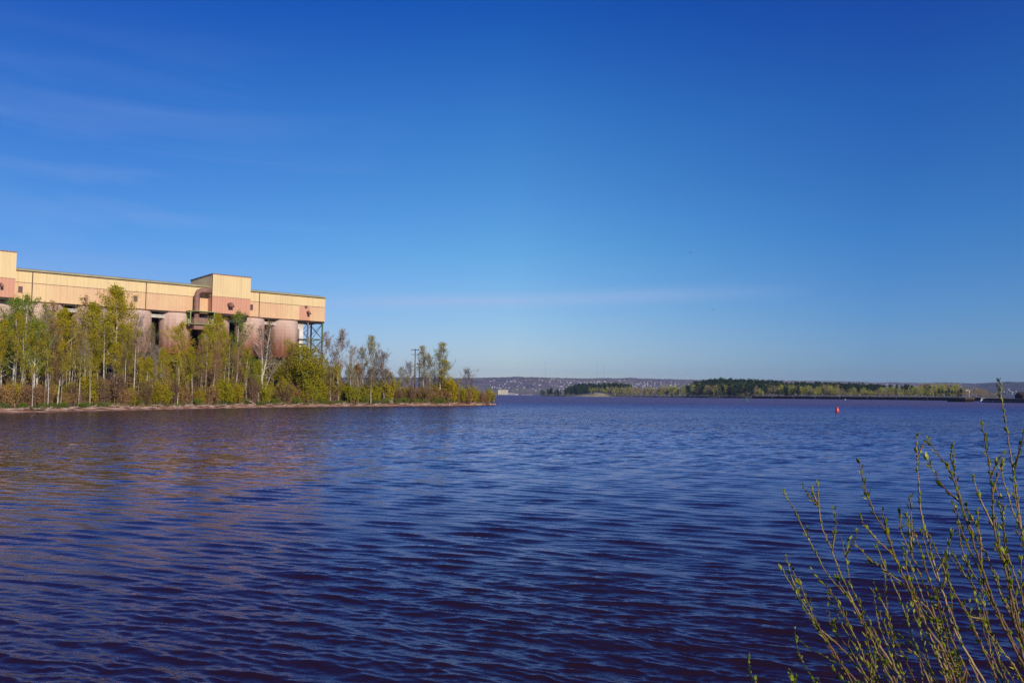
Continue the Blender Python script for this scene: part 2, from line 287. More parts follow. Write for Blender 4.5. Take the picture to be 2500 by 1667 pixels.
# ------------------------------------------------------------------ water
WAVE = 0.80; WTINT = (.87, 0.77, .97); WBODY = (0.021, 0.009, 0.016); RIP = (0.15, 2.0, 0.7, 0.6)
def water():
    r = [4.0]
    while r[-1] < 9000:
        d = r[-1]; r.append(d + min(max(d*d*0.6/3184, 0.022), 0.17+0.0007*d if d < 380 else 0.43+(d-380)*0.02))
    r = np.array(r); nr = len(r)
    half = R(41); NA = 1150; a = np.linspace(-half, half, NA)
    side = np.linspace(half, math.pi, 24)[1:]
    a = np.concatenate([-side[::-1], a, side]); nc = len(a)
    RR, AA = np.meshgrid(r, a, indexing='ij'); X = RR*np.sin(AA); Y = RR*np.cos(AA)
    sp1 = np.maximum(np.gradient(r), r*(2*half/NA)*.8)
    Z = np.zeros_like(X); DX = np.zeros_like(X); DY = np.zeros_like(X)
    rng = np.random.default_rng(5)
    G = np.zeros_like(X)
    for i in range(7):
        th = rng.uniform(0, 6.28); k = 2*math.pi/rng.uniform(9, 60); G += np.sin(k*(X*math.cos(th)+Y*math.sin(th))+rng.uniform(0, 6.28))
    G = 1.0+0.10*G
    inner = (np.abs(AA[0]) <= half*1.001).astype(float)[None, :]
    main = math.atan2(0.90, 0.42)
    for i in range(130):
        if i < 14: lam = rng.uniform(1.2, 3.6); stp = 0.0020; spread = 0.09
        elif i < 54: lam = rng.uniform(0.32, 0.95); stp = 0.0056; spread = 0.15
        else: lam = rng.uniform(0.13, 0.32); stp = 0.0056; spread = 0.26
        th = main + rng.normal(0, spread) + (0.2 if i % 3 == 0 else 0)
        k = 2*math.pi/lam; th = th - (0.16 if i < 14 else 0); A = stp*lam*rng.uniform(0.5, 1.3)*WAVE; p0 = rng.uniform(0, 6.28)
        fade = nss(2.0, 4.0, lam/sp1)*A; n_ = int(np.max(np.nonzero(fade > 0)[0], initial=0))+1; sl = slice(0, n_)
        ph = k*(X[sl]*math.cos(th)+Y[sl]*math.sin(th))+p0
        w = fade[sl, None]*(G[sl] if lam < 2.8 else 1)*inner
        s_, c_ = np.sin(ph), np.cos(ph)
        Z[sl] += w*s_; DX[sl] += w*0.9*c_*math.cos(th); DY[sl] += w*0.9*c_*math.sin(th)
    V = np.stack([X+DX, Y+DY, Z], -1).reshape(-1, 3)
    m = bpy.data.materials.new('lake_water'); m.use_nodes = True; N, L = m.node_tree.nodes, m.node_tree.links; b = N['Principled BSDF']
    b.inputs['Base Color'].default_value = (0.017, 0.009, 0.020, 1); b.inputs['Roughness'].default_value = 0.05; b.inputs['IOR'].default_value = 1.333
    b.inputs['Specular IOR Level'].default_value = 0.5
    g_ = N.new('ShaderNodeNewGeometry')
    def nz(scale, sx, sy, rot, det, rough=0.55):
        mp_ = N.new('ShaderNodeMapping'); mp_.inputs['Rotation'].default_value = (0, 0, rot); mp_.inputs['Scale'].default_value = (sx, sy, 1); L.new(g_.outputs['Position'], mp_.inputs[0])
        n = N.new('ShaderNodeTexNoise'); n.inputs['Scale'].default_value = scale; n.inputs['Detail'].default_value = det; n.inputs['Roughness'].default_value = rough
        L.new(mp_.outputs[0], n.inputs['Vector']); return n.outputs[0]
    rot = -(main-math.pi/2)
    fine = nz(1.0, 2.6, 7.0, rot, 4, 0.6)       # ripples, ~0.15 m across
    mid = nz(1.0, 0.55, 1.5, rot, 5, 0.62)      # short waves 0.7 m, carry the far water
    big = nz(1.0, 0.10, 0.28, rot, 4, 0.6)
    gust = nz(1.0, 0.012, 0.035, 0.15, 4, 0.6)
    # distance from the shore where the camera stands decides which waves are mesh and which are bump
    ln = N.new('ShaderNodeVectorMath'); ln.operation = 'LENGTH'; L.new(g_.outputs['Position'], ln.inputs[0])
    def mr(src, a0, a1, b0, b1):
        n = N.new('ShaderNodeMapRange'); n.interpolation_type = 'SMOOTHSTEP'; n.inputs[1].default_value = a0; n.inputs[2].default_value = a1; n.inputs[3].default_value = b0; n.inputs[4].default_value = b1
        L.new(src, n.inputs[0]); return n.outputs[0]
    def mul(a_, b_):
        n = N.new('ShaderNodeMath'); n.operation = 'MULTIPLY'
        for i_, q in enumerate((a_, b_)):
            if isinstance(q, float): n.inputs[i_].default_value = q
            else: L.new(q, n.inputs[i_])
        return n.outputs[0]
    gs = mr(gust, 0.35, 0.65, 0.85, 1.2)
    def col(scale, sx, sy, det):
        mp_ = N.new('ShaderNodeMapping'); mp_.inputs['Rotation'].default_value = (0, 0, rot); mp_.inputs['Scale'].default_value = (sx, sy, 1); L.new(g_.outputs['Position'], mp_.inputs[0])
        n = N.new('ShaderNodeTexNoise'); n.inputs['Scale'].default_value = scale; n.inputs['Detail'].default_value = det; n.inputs['Roughness'].default_value = .72; L.new(mp_.outputs[0], n.inputs['Vector'])
        v = N.new('ShaderNodeVectorMath'); v.operation = 'SUBTRACT'; v.inputs[1].default_value = (.5, .5, .5); L.new(n.outputs['Color'], v.inputs[0])
        f = N.new('ShaderNodeVectorMath'); f.operation = 'MULTIPLY'; f.inputs[1].default_value = (1, 1, 0); L.new(v.outputs[0], f.inputs[0]); return f.outputs[0]
    def vs(v, f):
        n = N.new('ShaderNodeVectorMath'); n.operation = 'SCALE'; L.new(v, n.inputs[0]); L.new(f, n.inputs['Scale']); return n.outputs[0]
    def va(a_, b_):
        n = N.new('ShaderNodeVectorMath'); n.operation = 'ADD'; L.new(a_, n.inputs[0]); L.new(b_, n.inputs[1]); return n.outputs[0]
    # slopes of the waves too short for the mesh, stronger far out where the mesh carries only the long ones
    s1 = vs(col(1.0, 0.9, 3.4, 5), mul(mr(ln.outputs['Value'], 18, 120, RIP[0], RIP[1]), gs))
    s1 = va(s1, vs(col(1.0, 0.6, 1.3, 4), mul(mr(ln.outputs['Value'], 150, 520, 0.0, .8), gs)))
    s2 = vs(col(1.0, 0.10, 0.30, 3), mul(mr(ln.outputs['Value'], 150, 500, 0.0, RIP[2]), gs))
    bn = N.new('ShaderNodeBump'); bn.inputs['Distance'].default_value = .028; L.new(fine, bn.inputs['Height']); L.new(mr(ln.outputs['Value'], 10, 60, RIP[3], 0.0), bn.inputs['Strength'])
    vn = N.new('ShaderNodeVectorMath'); vn.operation = 'NORMALIZE'; L.new(va(va(bn.outputs[0], s1), s2), vn.inputs[0]); nrm = vn.outputs[0]
    gl = N.new('ShaderNodeBsdfGlossy'); gl.inputs['Color'].default_value = (*WTINT, 1); L.new(mr(ln.outputs['Value'], 50, 520, 0.05, 0.47), gl.inputs['Roughness']); L.new(nrm, gl.inputs['Normal'])
    df = N.new('ShaderNodeBsdfDiffuse'); df.inputs['Color'].default_value = (*WBODY, 1)
    fr = N.new('ShaderNodeFresnel'); fr.inputs['IOR'].default_value = 1.50; L.new(nrm, fr.inputs['Normal'])
    mxs = N.new('ShaderNodeMixShader'); L.new(mul(fr.outputs[0], mr(ln.outputs['Value'], 20, 500, 1.0, 0.66)), mxs.inputs[0]); L.new(df.outputs[0], mxs.inputs[1]); L.new(gl.outputs[0], mxs.inputs[2]); L.new(mxs.outputs[0], N['Material Output'].inputs[0])
    L.new(nrm, b.inputs['Normal'])
    o = grid_mesh('water', V, nr, nc, m); tag(o, kind='structure')
water()

# ------------------------------------------------------------------ left shore
SHX = [-900, -500, -200, 0, 107, 180, 420, 600, 820, 1000, 1100, 1170, 1205, 1224]
SHY = [1035, 1022, 1012, 1007.2, 1006.6, 1003.5, 998.6, 995.0, 992.2, 991.0, 990.2, 989.3, 988.0, 986.6]
def shoreY(x): return float(np.interp(x, SHX, SHY))
def shore_pt(x): return onz(x, shoreY(x))
BKX = [-900, 400, 600, 820, 1000, 1100, 1170, 1205, 1224]
BKW = [450, 330, 220, 110, 60, 38, 22, 11, 1.5]
ox_ = Vector((0.755, 0.656, 0)).normalized(); oy_ = Vector((-ox_.y, ox_.x, 0))
BO = at(793, 785.4, 290); BO.z = 0
def bloc(p): q = Vector((p[0]-BO.x, p[1]-BO.y, 0)); return q.dot(ox_), q.dot(oy_)
def wob(a, b): return 0.5*math.sin(a*0.31+b*0.17)+0.3*math.sin(a*0.73-b*0.41+1)+0.2*math.sin(a*1.7+b*1.3)
def land_h(X, Y, w, wb):
    z = -0.7 + 0.75*ss(-5, 0.0, w) + 0.85*ss(0, 7.0, w + 0.8*wob(X, Y)) + 0.7*ss(7, 22, w)
    z = z*ss(0, 9, wb-w) - 0.8*(1-ss(0, 9, wb-w))
    lx, ly = bloc((X, Y))
    z += 8.0*ss(-34, -9, ly)*(1-ss(-4, 16, lx))*(1-ss(50, 80, ly))
    return z + 0.12*wob(X*2, Y*2)*ss(3, 9, w)
def land_pt(x, w):
    F = shore_pt(x); d = math.hypot(F.x, F.y); k = 1+w/d
    wb = float(np.interp(x, BKX, BKW))
    return Vector((F.x*k, F.y*k, land_h(F.x*k, F.y*k, w, wb)))
def build_land():
    xs = np.concatenate([np.linspace(-900, 0, 60)[:-1], np.linspace(0, 1224, 330)]); ws = [-5, -3, -1.5] + list(np.linspace(0, 12, 19)) + list(np.linspace(13, 60, 32)) + list(np.linspace(63, 450, 50))
    V = []
    for w in ws:
        for x in xs:
            wb = float(np.interp(x, BKX, BKW)); ww = min(w, wb)
            F = shore_pt(x); d = math.hypot(F.x, F.y); k = 1+ww/d
            V.append((F.x*k, F.y*k, land_h(F.x*k, F.y*k, ww, wb)))
    o = grid_mesh('ground', np.array(V), len(ws), len(xs), M['land']); o.data.materials.append(M['sand'])
    nc = len(xs)-1; mi = np.zeros((len(ws)-1)*nc, dtype=np.int32)
    for r_ in range(len(ws)-1):
        for c_ in range(nc):
            lim = 4.9+1.6*math.sin(c_*0.21)+1.2*math.sin(c_*0.057)
            if ws[r_] < lim: mi[r_*nc+c_] = 1
    if len(o.data.polygons) == len(mi): o.data.polygons.foreach_set('material_index', mi)
    tag(o, kind='structure')
build_land()
# the bank under the camera and the willow
def near_bank():
    xs = np.linspace(-14, 22, 60); ys = np.linspace(-12, 8.2, 50); V = []
    for y in ys:
        for x in xs:
            z = 2.35-1.0*ss(0.5, 4.5, y)-2.6*ss(3.2, 8.0, y)
            V.append((x, y, z+0.05*wob(x*3, y*3)))
    tag(grid_mesh('ground', np.array(V), len(ys), len(xs), M['land']), kind='structure')
near_bank()

# ------------------------------------------------------------------ silo building
BR = math.atan2(ox_.y, ox_.x)
def lx_of(px, py, v):                             # local x on the building of a photo column, v metres in front of gallery wall
    d = ray(px, py); o = BO - oy_*v
    # (o + ox*s) x d = 0
    return (o.y*d.x - o.x*d.y)/(ox_.x*d.y - ox_.y*d.x)
def z_of(px, py, lx, v):
    p = BO + ox_*lx - oy_*v; d = ray(px, py); return EYE + d.z/d.y*p.y
def part(mb, name, m, root, **k): return mb.build(name, M[m] if isinstance(m, str) else m, root, **k)

GB = z_of(792, 785.4, 0, 0); GT = z_of(794, 727.7, 0, 0)
GM = GB + (GT-GB)*0.60
LEFT = -112.0
print('gallery', GB, GT, 'left', lx_of(0, 700, 0))
def ribbed(mb, x0, x1, y, z0, z1, depth=0.10, pitch=0.9, top=None):
    # trapezoid ribs, outer face towards -y
    x = x0
    while x < x1-1e-3:
        a = x; b = min(x+pitch*0.62, x1); c = min(b+pitch*0.08, x1); d = min(c+pitch*0.22, x1); e = min(d+pitch*0.08, x1)
        for (p, q, yp, yq) in ((a, b, y, y), (b, c, y, y+depth), (c, d, y+depth, y+depth), (d, e, y+depth, y)):
            if q > p: mb.face([(p, yp, z0), (q, yq, z0), (q, yq, z1), (p, yp, z1)])
        x = e if e > a else x1
def ribbed_side(mb, y0, y1, x, z0, z1, depth=0.10, pitch=0.9, ztop=None):
    y = y0
    while y < y1-1e-3:
        a = y; b = min(y+pitch*0.66, y1); c = min(b+pitch*0.34, y1)
        mb.face([(x, a, z0), (x, a, z1), (x, b, z1), (x, b, z0)]); mb.face([(x+depth, b, z0), (x+depth, b, z1), (x+depth, c, z1), (x+depth, c, z0)])
        mb.face([(x, b, z0), (x, b, z1), (x+depth, b, z1), (x+depth, b, z0)]); mb.face([(x, c, z0), (x, c, z1), (x+depth, c, z1), (x+depth, c, z0)])
        y = c

def gallery(x0, x1, seams, label, cladlo, endface):
    root = empty('gallery_building', tuple(BO), BR, label=label, cat='building', group='long raised galleries above the silos')
    D = 10.0
    mb = MB(); ribbed(mb, x0, x1, 0.0, GM+0.04, GT); mb.face([(x0, D, GM), (x0, D, GT), (x1, D, GT), (x1, D, GM)])
    if endface: mb.face([(x1, 0.01, GM), (x1, D, GM), (x1, D, GT), (x1, 0.01, GT)]); mb.face([(x1, 0.01, GT), (x1, D, GT), (x1, D/2, GT+0.9)])
    part(mb, 'upper_wall', 'clad_hi', root)
    mb = MB(); ribbed(mb, x0, x1, -0.03, GB, GM-0.04); mb.face([(x0, D, GB), (x0, D, GM), (x1, D, GM), (x1, D, GB)]); mb.face([(x0, 0, GB), (x1, 0, GB), (x1, D, GB), (x0, D, GB)])
    if endface: mb.face([(x1, 0.01, GB), (x1, D, GB), (x1, D, GM), (x1, 0.01, GM)])
    part(mb, 'lower_wall', cladlo, root)
    mb = MB(); mb.box(x0, x1, -0.08, -0.031, GM-0.07, GM+0.07); part(mb, 'flashing', M['steel_red'], root)
    mb = MB()   # low gable roof, overhanging
    e = 0.35
    F = GT+0.42; mb.face([(x0, -e, F), (x1+e-1.2, -e, F), (x1+e-1.2, D/2, GT+1.3), (x0, D/2, GT+1.3)]); mb.face([(x0, D+e, F), (x0, D/2, GT+1.3), (x1+e-1.2, D/2, GT+1.3), (x1+e-1.2, D+e, F)])
    mb.face([(x1+e-1.2, -e, F), (x1+e, -e, GT), (x1+e, D+e, GT), (x1+e-1.2, D+e, F), (x1+e-1.2, D/2, GT+1.3)])
    mb.face([(x0, -e, GT-0.10), (x1+e, -e, GT-0.10), (x1+e, -e, GT), (x1+e-1.2, -e, F), (x0, -e, F)])
    mb.face([(x1+e, -e, GT-0.10), (x1+e, D+e, GT-0.10), (x1+e, D+e, GT), (x1+e, -e, GT)])
    part(mb, 'roof', 'roof', root)
    mb = MB(); mb.box(x0, x1, -e-0.06, -e-0.003, GT-0.16, GT-0.06); part(mb, 'gutter', 'trim', root)
    for sx in seams:
        mb = MB(); mb.box(sx-0.12, sx+0.12, -0.16, -0.085, GB, GT-0.3); part(mb, 'seam_strip', 'trim', root)
    mb = MB(); mb.box(x0, x1, 0.35, 0.8, GB-0.55, GB-0.03); mb.box(x0, x1, D-0.8, D-0.35, GB-0.55, GB-0.03)
    x = x0
    while x < x1: mb.box(x, x+0.25, 0.8, D-0.8, GB-0.5, GB-0.03); x += 2.4
    part(mb, 'floor_beams', 'steel_dark', root)
    return root
def window(root, px, py0, py1, w, v, name='window', fm='trim'):
    lx = lx_of(px, (py0+py1)/2, v); z1 = z_of(px, py0, lx, v); z0 = z_of(px, py1, lx, v)
    f = MB(); y = -v-0.14; w = w/2
    f.box(lx-w-0.12, lx+w+0.12, y, y+0.11, z1, z1+0.14); f.box(lx-w-0.12, lx+w+0.12, y-0.03, y+0.11, z0-0.16, z0); f.box(lx-w-0.12, lx-w, y+.005, y+0.105, z0, z1); f.box(lx+w, lx+w+0.12, y+.005, y+0.105, z0, z1)
    fo = f.build(name, M['steel_red'], root)
    p = MB(); p.box(lx-w, lx+w, y+0.05, y+0.09, z0, z1); p.build('pane', M['glass'], fo)
    return fo

tv = 3.5
TR0, TR1 = lx_of(518, 715, tv), lx_of(612, 715, tv)
LT1 = lx_of(39, 670, tv)
galL = gallery(LEFT, lx_of(501, 720, 0)+3, [lx_of(79, 700, 0), lx_of(356, 730, 0)], 'long cream and salmon clad gallery on top of the silos, left of the middle tower', 'clad_lo', False)
galR = gallery(TR1-2, 0.0, [lx_of(633, 745, 0)], 'shorter cream and salmon clad gallery ending over the steel trestle', 'clad_lo', True)
window(galL, 50, 700, 713, 0.9, 0); window(galL, 331, 723, 735, 0.9, 0); window(galR, 614, 744, 756, 0.8, 0)
window(galR, 747, 747, 752, 0.8, 0, 'vent', 'trim')
# rose coloured replacement panel near the right end, with a small hooded outlet
x0, x1 = lx_of(731, 770, 0), lx_of(757, 770, 0)
mb = MB(); ribbed(mb, x0, x1, -0.075, GB+0.02, GM-0.25, depth=0.04); part(mb, 'patch_panel', 'clad_rose', galR)
def hood(root, px, py, v, r, name='exhaust_hood'):
    lx = lx_of(px, py, v); z = z_of(px, py, lx, v); mb = MB()
    mb.tube([(lx, -v+0.1, z), (lx, -v-0.9, z), (lx+0.15, -v-1.35, z-0.35), (lx+0.2, -v-1.5, z-0.9)], [r, r, r, r*1.15], 12); part(mb, name, 'duct', root, smooth=True)
hood(galR, 751, 762, 0.1, 0.42)

def tower(x0, x1, v, back, zb, zm, zt, label, group='tall clad head houses'):
    root = empty('head_house', tuple(BO), BR, label=label, cat='building', group=group)
    for (a, b, m, nm, s) in ((zm+0.04, zt, 'clad_hi', 'upper_wall', 0.0), (zb, zm-0.04, 'clad_rose', 'lower_wall', 0.03)):
        mb = MB(); ribbed(mb, x0+s, x1-s, -v+s, a, b); ribbed_side(mb, -v+s, back-s, x0+s, a, b)
        mb.face([(x1-s, -v+s, a), (x1-s, back-s, a), (x1-s, back-s, b), (x1-s, -v+s, b)]); mb.face([(x0+s, back-s, a), (x0+s, back-s, b), (x1-s, back-s, b), (x1-s, back-s, a)])
        if nm == 'lower_wall': mb.face([(x0, -v, a), (x1, -v, a), (x1, back, a), (x0, back, a)])
        part(mb, nm, m, root)
    mb = MB(); mb.box(x0-0.03, x1+0.03, -v-0.03, back+0.03, zm-0.035, zm+0.035); part(mb, 'flashing', 'steel_red', root)
    mb = MB(); mb.box(x0-0.12, x1+0.12, -v-0.12, back+0.12, zt+0.003, zt+0.25); part(mb, 'roof', 'steel_red', root)
    mb = MB(); mb.box(x0-0.05, x0+0.12, -v-0.05, -v+0.10, zb, zt); part(mb, 'corner_trim', 'trim', root)
    mb = MB(); mb.box(x0+0.3, x1-0.3, -v+0.3, -v+0.8, zb-0.7, zb-0.02); mb.box(x0+0.3, x0+0.8, -v+0.8, back-1, zb-0.7, zb-0.02); mb.box(x1-0.8, x1-0.3, -v+0.8, back-1, zb-0.7, zb-0.02)
    part(mb, 'floor_beams', 'steel_dark', root)
    return root
zt = z_of(519, 669, TR0, tv); zb = z_of(517, 763, TR0, tv); zm = z_of(518, 722.5, TR0, tv)
T1 = tower(TR0, TR1, tv, 17.0, zb, zm, zt, 'tall square head house with big elbow duct standing up from the middle of the gallery')
hood(T1, 561, 744, tv+0.1, 0.75)
zt2 = z_of(38, 617, LT1, tv); zb2 = z_of(38, 727, LT1, tv); zm2 = z_of(38, 680.5, LT1, tv)
T0 = tower(LT1-22, LT1, tv, 17.0, zb2, zm2, zt2, 'tall cream head house cut off by the left edge of the photo')
hood(T0, 2, 693.5, tv, 0.35)
# elbow duct beside the head house with its green service platform
dv = 2.6
dx = lx_of(481, 740, dv); dzt = z_of(490, 709, dx, dv); dzb = z_of(481, 758, dx, dv)
mb = MB(); pts = [(dx, -dv, dzb-4.5), (dx, -dv, dzb), (dx, -dv, dzt-1.6)]
for k in range(1, 7):
    t = k/6*math.pi/2; pts.append((dx+1.7*(1-math.cos(t)), -dv, dzt-1.6+1.6*math.sin(t)))
pts.append((TR0+0.3, -dv, dzt))
mb.tube(pts, 0.85, 16); part(mb, 'duct', 'duct', T1, smooth=True)
mb = MB(); mb.box(dx-1.2, dx+3.2, -dv-1.4, -dv+2, dzb-6.2, dzb-2.4); part(mb, 'fan_housing', 'duct', T1)
pl = empty('service_platform', tuple(BO), BR, label='pale green steel service platform under the elbow duct', cat='platform')
px0, px1 = dx-2.6, dx+5.0; pz1 = z_of(470, 760, px0, dv); pz0 = z_of(470, 790, px0, dv)
for x in (px0, px1):
    for y in (-dv-2.0, -dv+1.6): mb = MB(); mb.box(x-0.12, x+0.12, y-0.12, y+0.12, pz0, pz1); part(mb, 'post', 'rail_green', pl)
for (e_, z_) in ((.3, pz1), (.2, pz0-.2)): mb = MB(); mb.box(px0-e_, px1+e_, -dv-2-e_, -dv+1.6+e_, z_, z_+0.18); part(mb, 'deck', 'rail_green', pl)
mb = MB()
for z in (pz0+0.55, pz0+1.1): mb.box(px0, px1, -dv-2.06, -dv-2.0, z, z+0.06)
part(mb, 'railing', 'rail_green', pl)

# silos
SD = 5.05; SV = -(SD-1.0)
SB = z_of(700, 873, lx_of(695, 873, 0), 0.5)
right_edges = [727.5, 646, 560, 468, 370, 264, 154, 40, -85]
names = ['rightmost pink grey concrete silo, beside the white pillar', 'ore stained silo behind the forked white birch, second from the right', 'silo under the middle head house, green tree at its right edge',
 'stained silo just left of the elbow duct', 'silo behind leafless twiggy trees, one left of the silo beside the duct', 'silo hidden mostly behind the tall bright yellow green tree', 'pale stained silo under the left window of the gallery', 'silo under the left head house behind green trees', 'silo at the left edge of the photo']
silo_x = []
def silhouette_lx(px):
    # find local x of a silo whose right silhouette is at photo column px
    lo, hi = -160, 20
    def edge(lx):
        c = BO + ox_*lx - oy_*SV; d = math.hypot(c.x, c.y); a = math.atan2(c.x, c.y) + math.asin(SD/d); return math.tan(a)
    t = tx(px, 800)
    for _ in range(50):
        m_ = (lo+hi)/2
        if edge(m_) < t: lo = m_
        else: hi = m_
    return lo
for i, e in enumerate(right_edges):
    s = silhouette_lx(e); silo_x.append(s)
print('silos', silo_x, 'SB', SB)
proto = None
for i, s in enumerate(silo_x):
    p = BO + ox_*s - oy_*SV
    if proto is None:
        proto = empty('silo', (p.x, p.y, SB), BR)
        h = GB-0.05-SB; mb = MB(); mb.lathe([(SD-0.25, 0), (SD, 0.3), (SD, h-0.35)], 64); part(mb, 'wall', 'silo', proto, smooth=True)
        mb = MB(); mb.lathe([(SD, h-0.349), (SD+0.12, h-0.33), (SD+0.12, h), (0, h)], 64); part(mb, 'rim', 'trim', proto)
        mb = MB(); mb.lathe([(SD-0.3, -0.001), (1.2, -3.5), (1.2, -4.2)], 32); part(mb, 'hopper', 'steel_dark', proto)
        o = proto
    else:
        o = copy_tree(proto); o.location = (p.x, p.y, SB)
    o.rotation_euler = (0, 0, BR+i*0.9)
    tag(o, names[i], 'silo', 'concrete silos in a row under the gallery')
for i in range(len(silo_x)-1):
    g0, g1 = silo_x[i+1]+SD*.80, silo_x[i]-SD*.80
    b_ = empty('concrete_ledge', tuple(BO), BR, label='pale concrete ledge in the gap '+['right of the forked birch', 'under the right end of the middle head house', 'behind the green tree', 'beside the service platform', 'right of the second gallery window', 'behind the tallest tree', 'right of the pale stained silo', 'beside the left head house'][i], cat='ledge', group='pale ledges between the silo tops')
    mb = MB(); mb.box(g0, g1, 1.2, 1.8, GB-2.3, GB-1.6); mb.box(g0, g1, 1.0, 1.2, GB-1.62, GB-1.3); part(mb, 'beam', 'white_conc', b_)
# white pillar at the right of the last silo, standing on the deck
lxp = lx_of(730.5, 820, -1.5); zt_ = z_of(730, 803-60, lxp, -1.5)
stair = empty('stair_shaft', tuple(BO), BR, label='narrow white shaft between the rightmost silo and the steel trestle', cat='shaft')
mb = MB(); mb.box(lxp-0.2, lxp+1.3, 1.0, 3.5, SB-7.5, z_of(730, 803, lxp, -1.5)); part(mb, 'lower_shaft', 'white', stair)
mb = MB(); mb.box(lxp-0.5, lxp+1.7, 1.6, 4.5, z_of(730, 803, lxp, -1.5)+0.003, GB-0.6); part(mb, 'upper_shaft', 'white_conc', stair)

# trestle that carries the end of the gallery
tr = empty('steel_trestle', tuple(BO), BR, label='cross braced green steel trestle carrying the right end of the gallery', cat='trestle')
xc = [lx_of(751, 820, -0.6), -0.6]; ys = [0.6, 9.4]
z0t, z1t = 2.0, GB-0.6
for i, x in enumerate(xc):
    for j, y in enumerate(ys):
        mb = MB(); mb.box(x-0.22, x+0.22, y-0.22, y+0.22, z0t, z1t); part(mb, 'column', ('steel_red' if (i == 0 and j == 0) else 'steel_green' if i == 1 and j == 0 else 'steel_dark'), tr)
lv = [z1t, z1t-5.8, z1t-11.6, z1t-17.4, z1t-23.2]
for z in lv[1:]:
    mb = MB()
    for y in ys: mb.box(xc[0]-0.22, xc[1]+0.22, y-0.12, y+0.12, z-0.3, z)
    for x in xc: mb.box(x-0.12, x+0.12, ys[0]+0.11, ys[1]-0.11, z-0.28, z-0.02)
    part(mb, 'cross_beam', 'steel_green', tr)
for a, b in zip(lv[:-1], lv[1:]):
    mb = MB()
    for y in ys:
        mb.bar((xc[0], y, a-0.3), (xc[1], y, b), 0.13); mb.bar((xc[1], y, a-0.3), (xc[0], y, b), 0.13)
    for x in xc:
        mb.bar((x, ys[0], a-0.3), (x, ys[1], b), 0.13); mb.bar((x, ys[1], a-0.3), (x, ys[0], b), 0.13)
    part(mb, 'brace', 'steel_dark', tr)
mb = MB(); mb.box(xc[0]-3.5, xc[1]+0.5, 0.83, 1.2, GB-0.95, GB-0.62); part(mb, 'head_beam', 'steel_dark', tr)
for z in (lv[1]-2.2, lv[1]-.5): mb = MB(); mb.box(xc[0]-3.5, xc[0]-0.3, 0.3, 9.7, z, z+.2); part(mb, 'landing', 'steel_dark', tr)

# loading deck under the silos and the pale green walkway before it
dk = empty('loading_deck', tuple(BO), BR, label='dark steel loading deck on columns below the silos, seen through the trees', cat='deck')
xr = silo_x[0]+SD
mb = MB(); mb.box(LEFT, xr, 0.2, 9.5, SB-5.3, SB-4.3); part(mb, 'slab', 'steel_dark', dk)
mb = MB(); mb.box(LEFT, xr-1.5, 9.6, 10.0, 2.0, GB-0.6); part(mb, 'backdrop_wall', 'steel_dark', dk)  # dark backdrop added behind the silos so their gaps look dark
x = xr-0.5
while x > LEFT:
    mb = MB(); mb.box(x-0.3, x+0.3, 0.4, 1.0, 2.0, SB-5.31); mb.box(x-0.3, x+0.3, 0.4, 1.0, SB-4.29, SB-0.2); part(mb, 'column', 'steel_dark', dk); x -= 5.4
wk = empty('walkway', tuple(BO), BR, label='long pale green railed walkway running in front of the silo bases', cat='walkway')
zw = z_of(700, 889, lx_of(700, 889, 4), 4); x0w, x1w = LEFT, lx_of(722, 888, 4)
mb = MB(); mb.box(x0w, x1w, -4.6, -3.4, zw-0.25, zw); part(mb, 'deck', 'rail_green', wk)
mb = MB()
for z in (zw+0.5, zw+1.05): mb.box(x0w, x1w, -4.6, -4.54, z, z+0.07)
x = x1w
while x > x0w: mb.box(x-0.05, x+0.05, -4.62, -4.52, zw, zw+1.05); x -= 2.0
part(mb, 'railing', 'rail_green', wk)
x = x1w-0.4
while x > x0w:
    mb = MB(); mb.box(x-0.12, x+0.12, -4.3, -4.05, 1.0, zw-0.25); part(mb, 'post', 'rail_green', wk); x -= 5.5

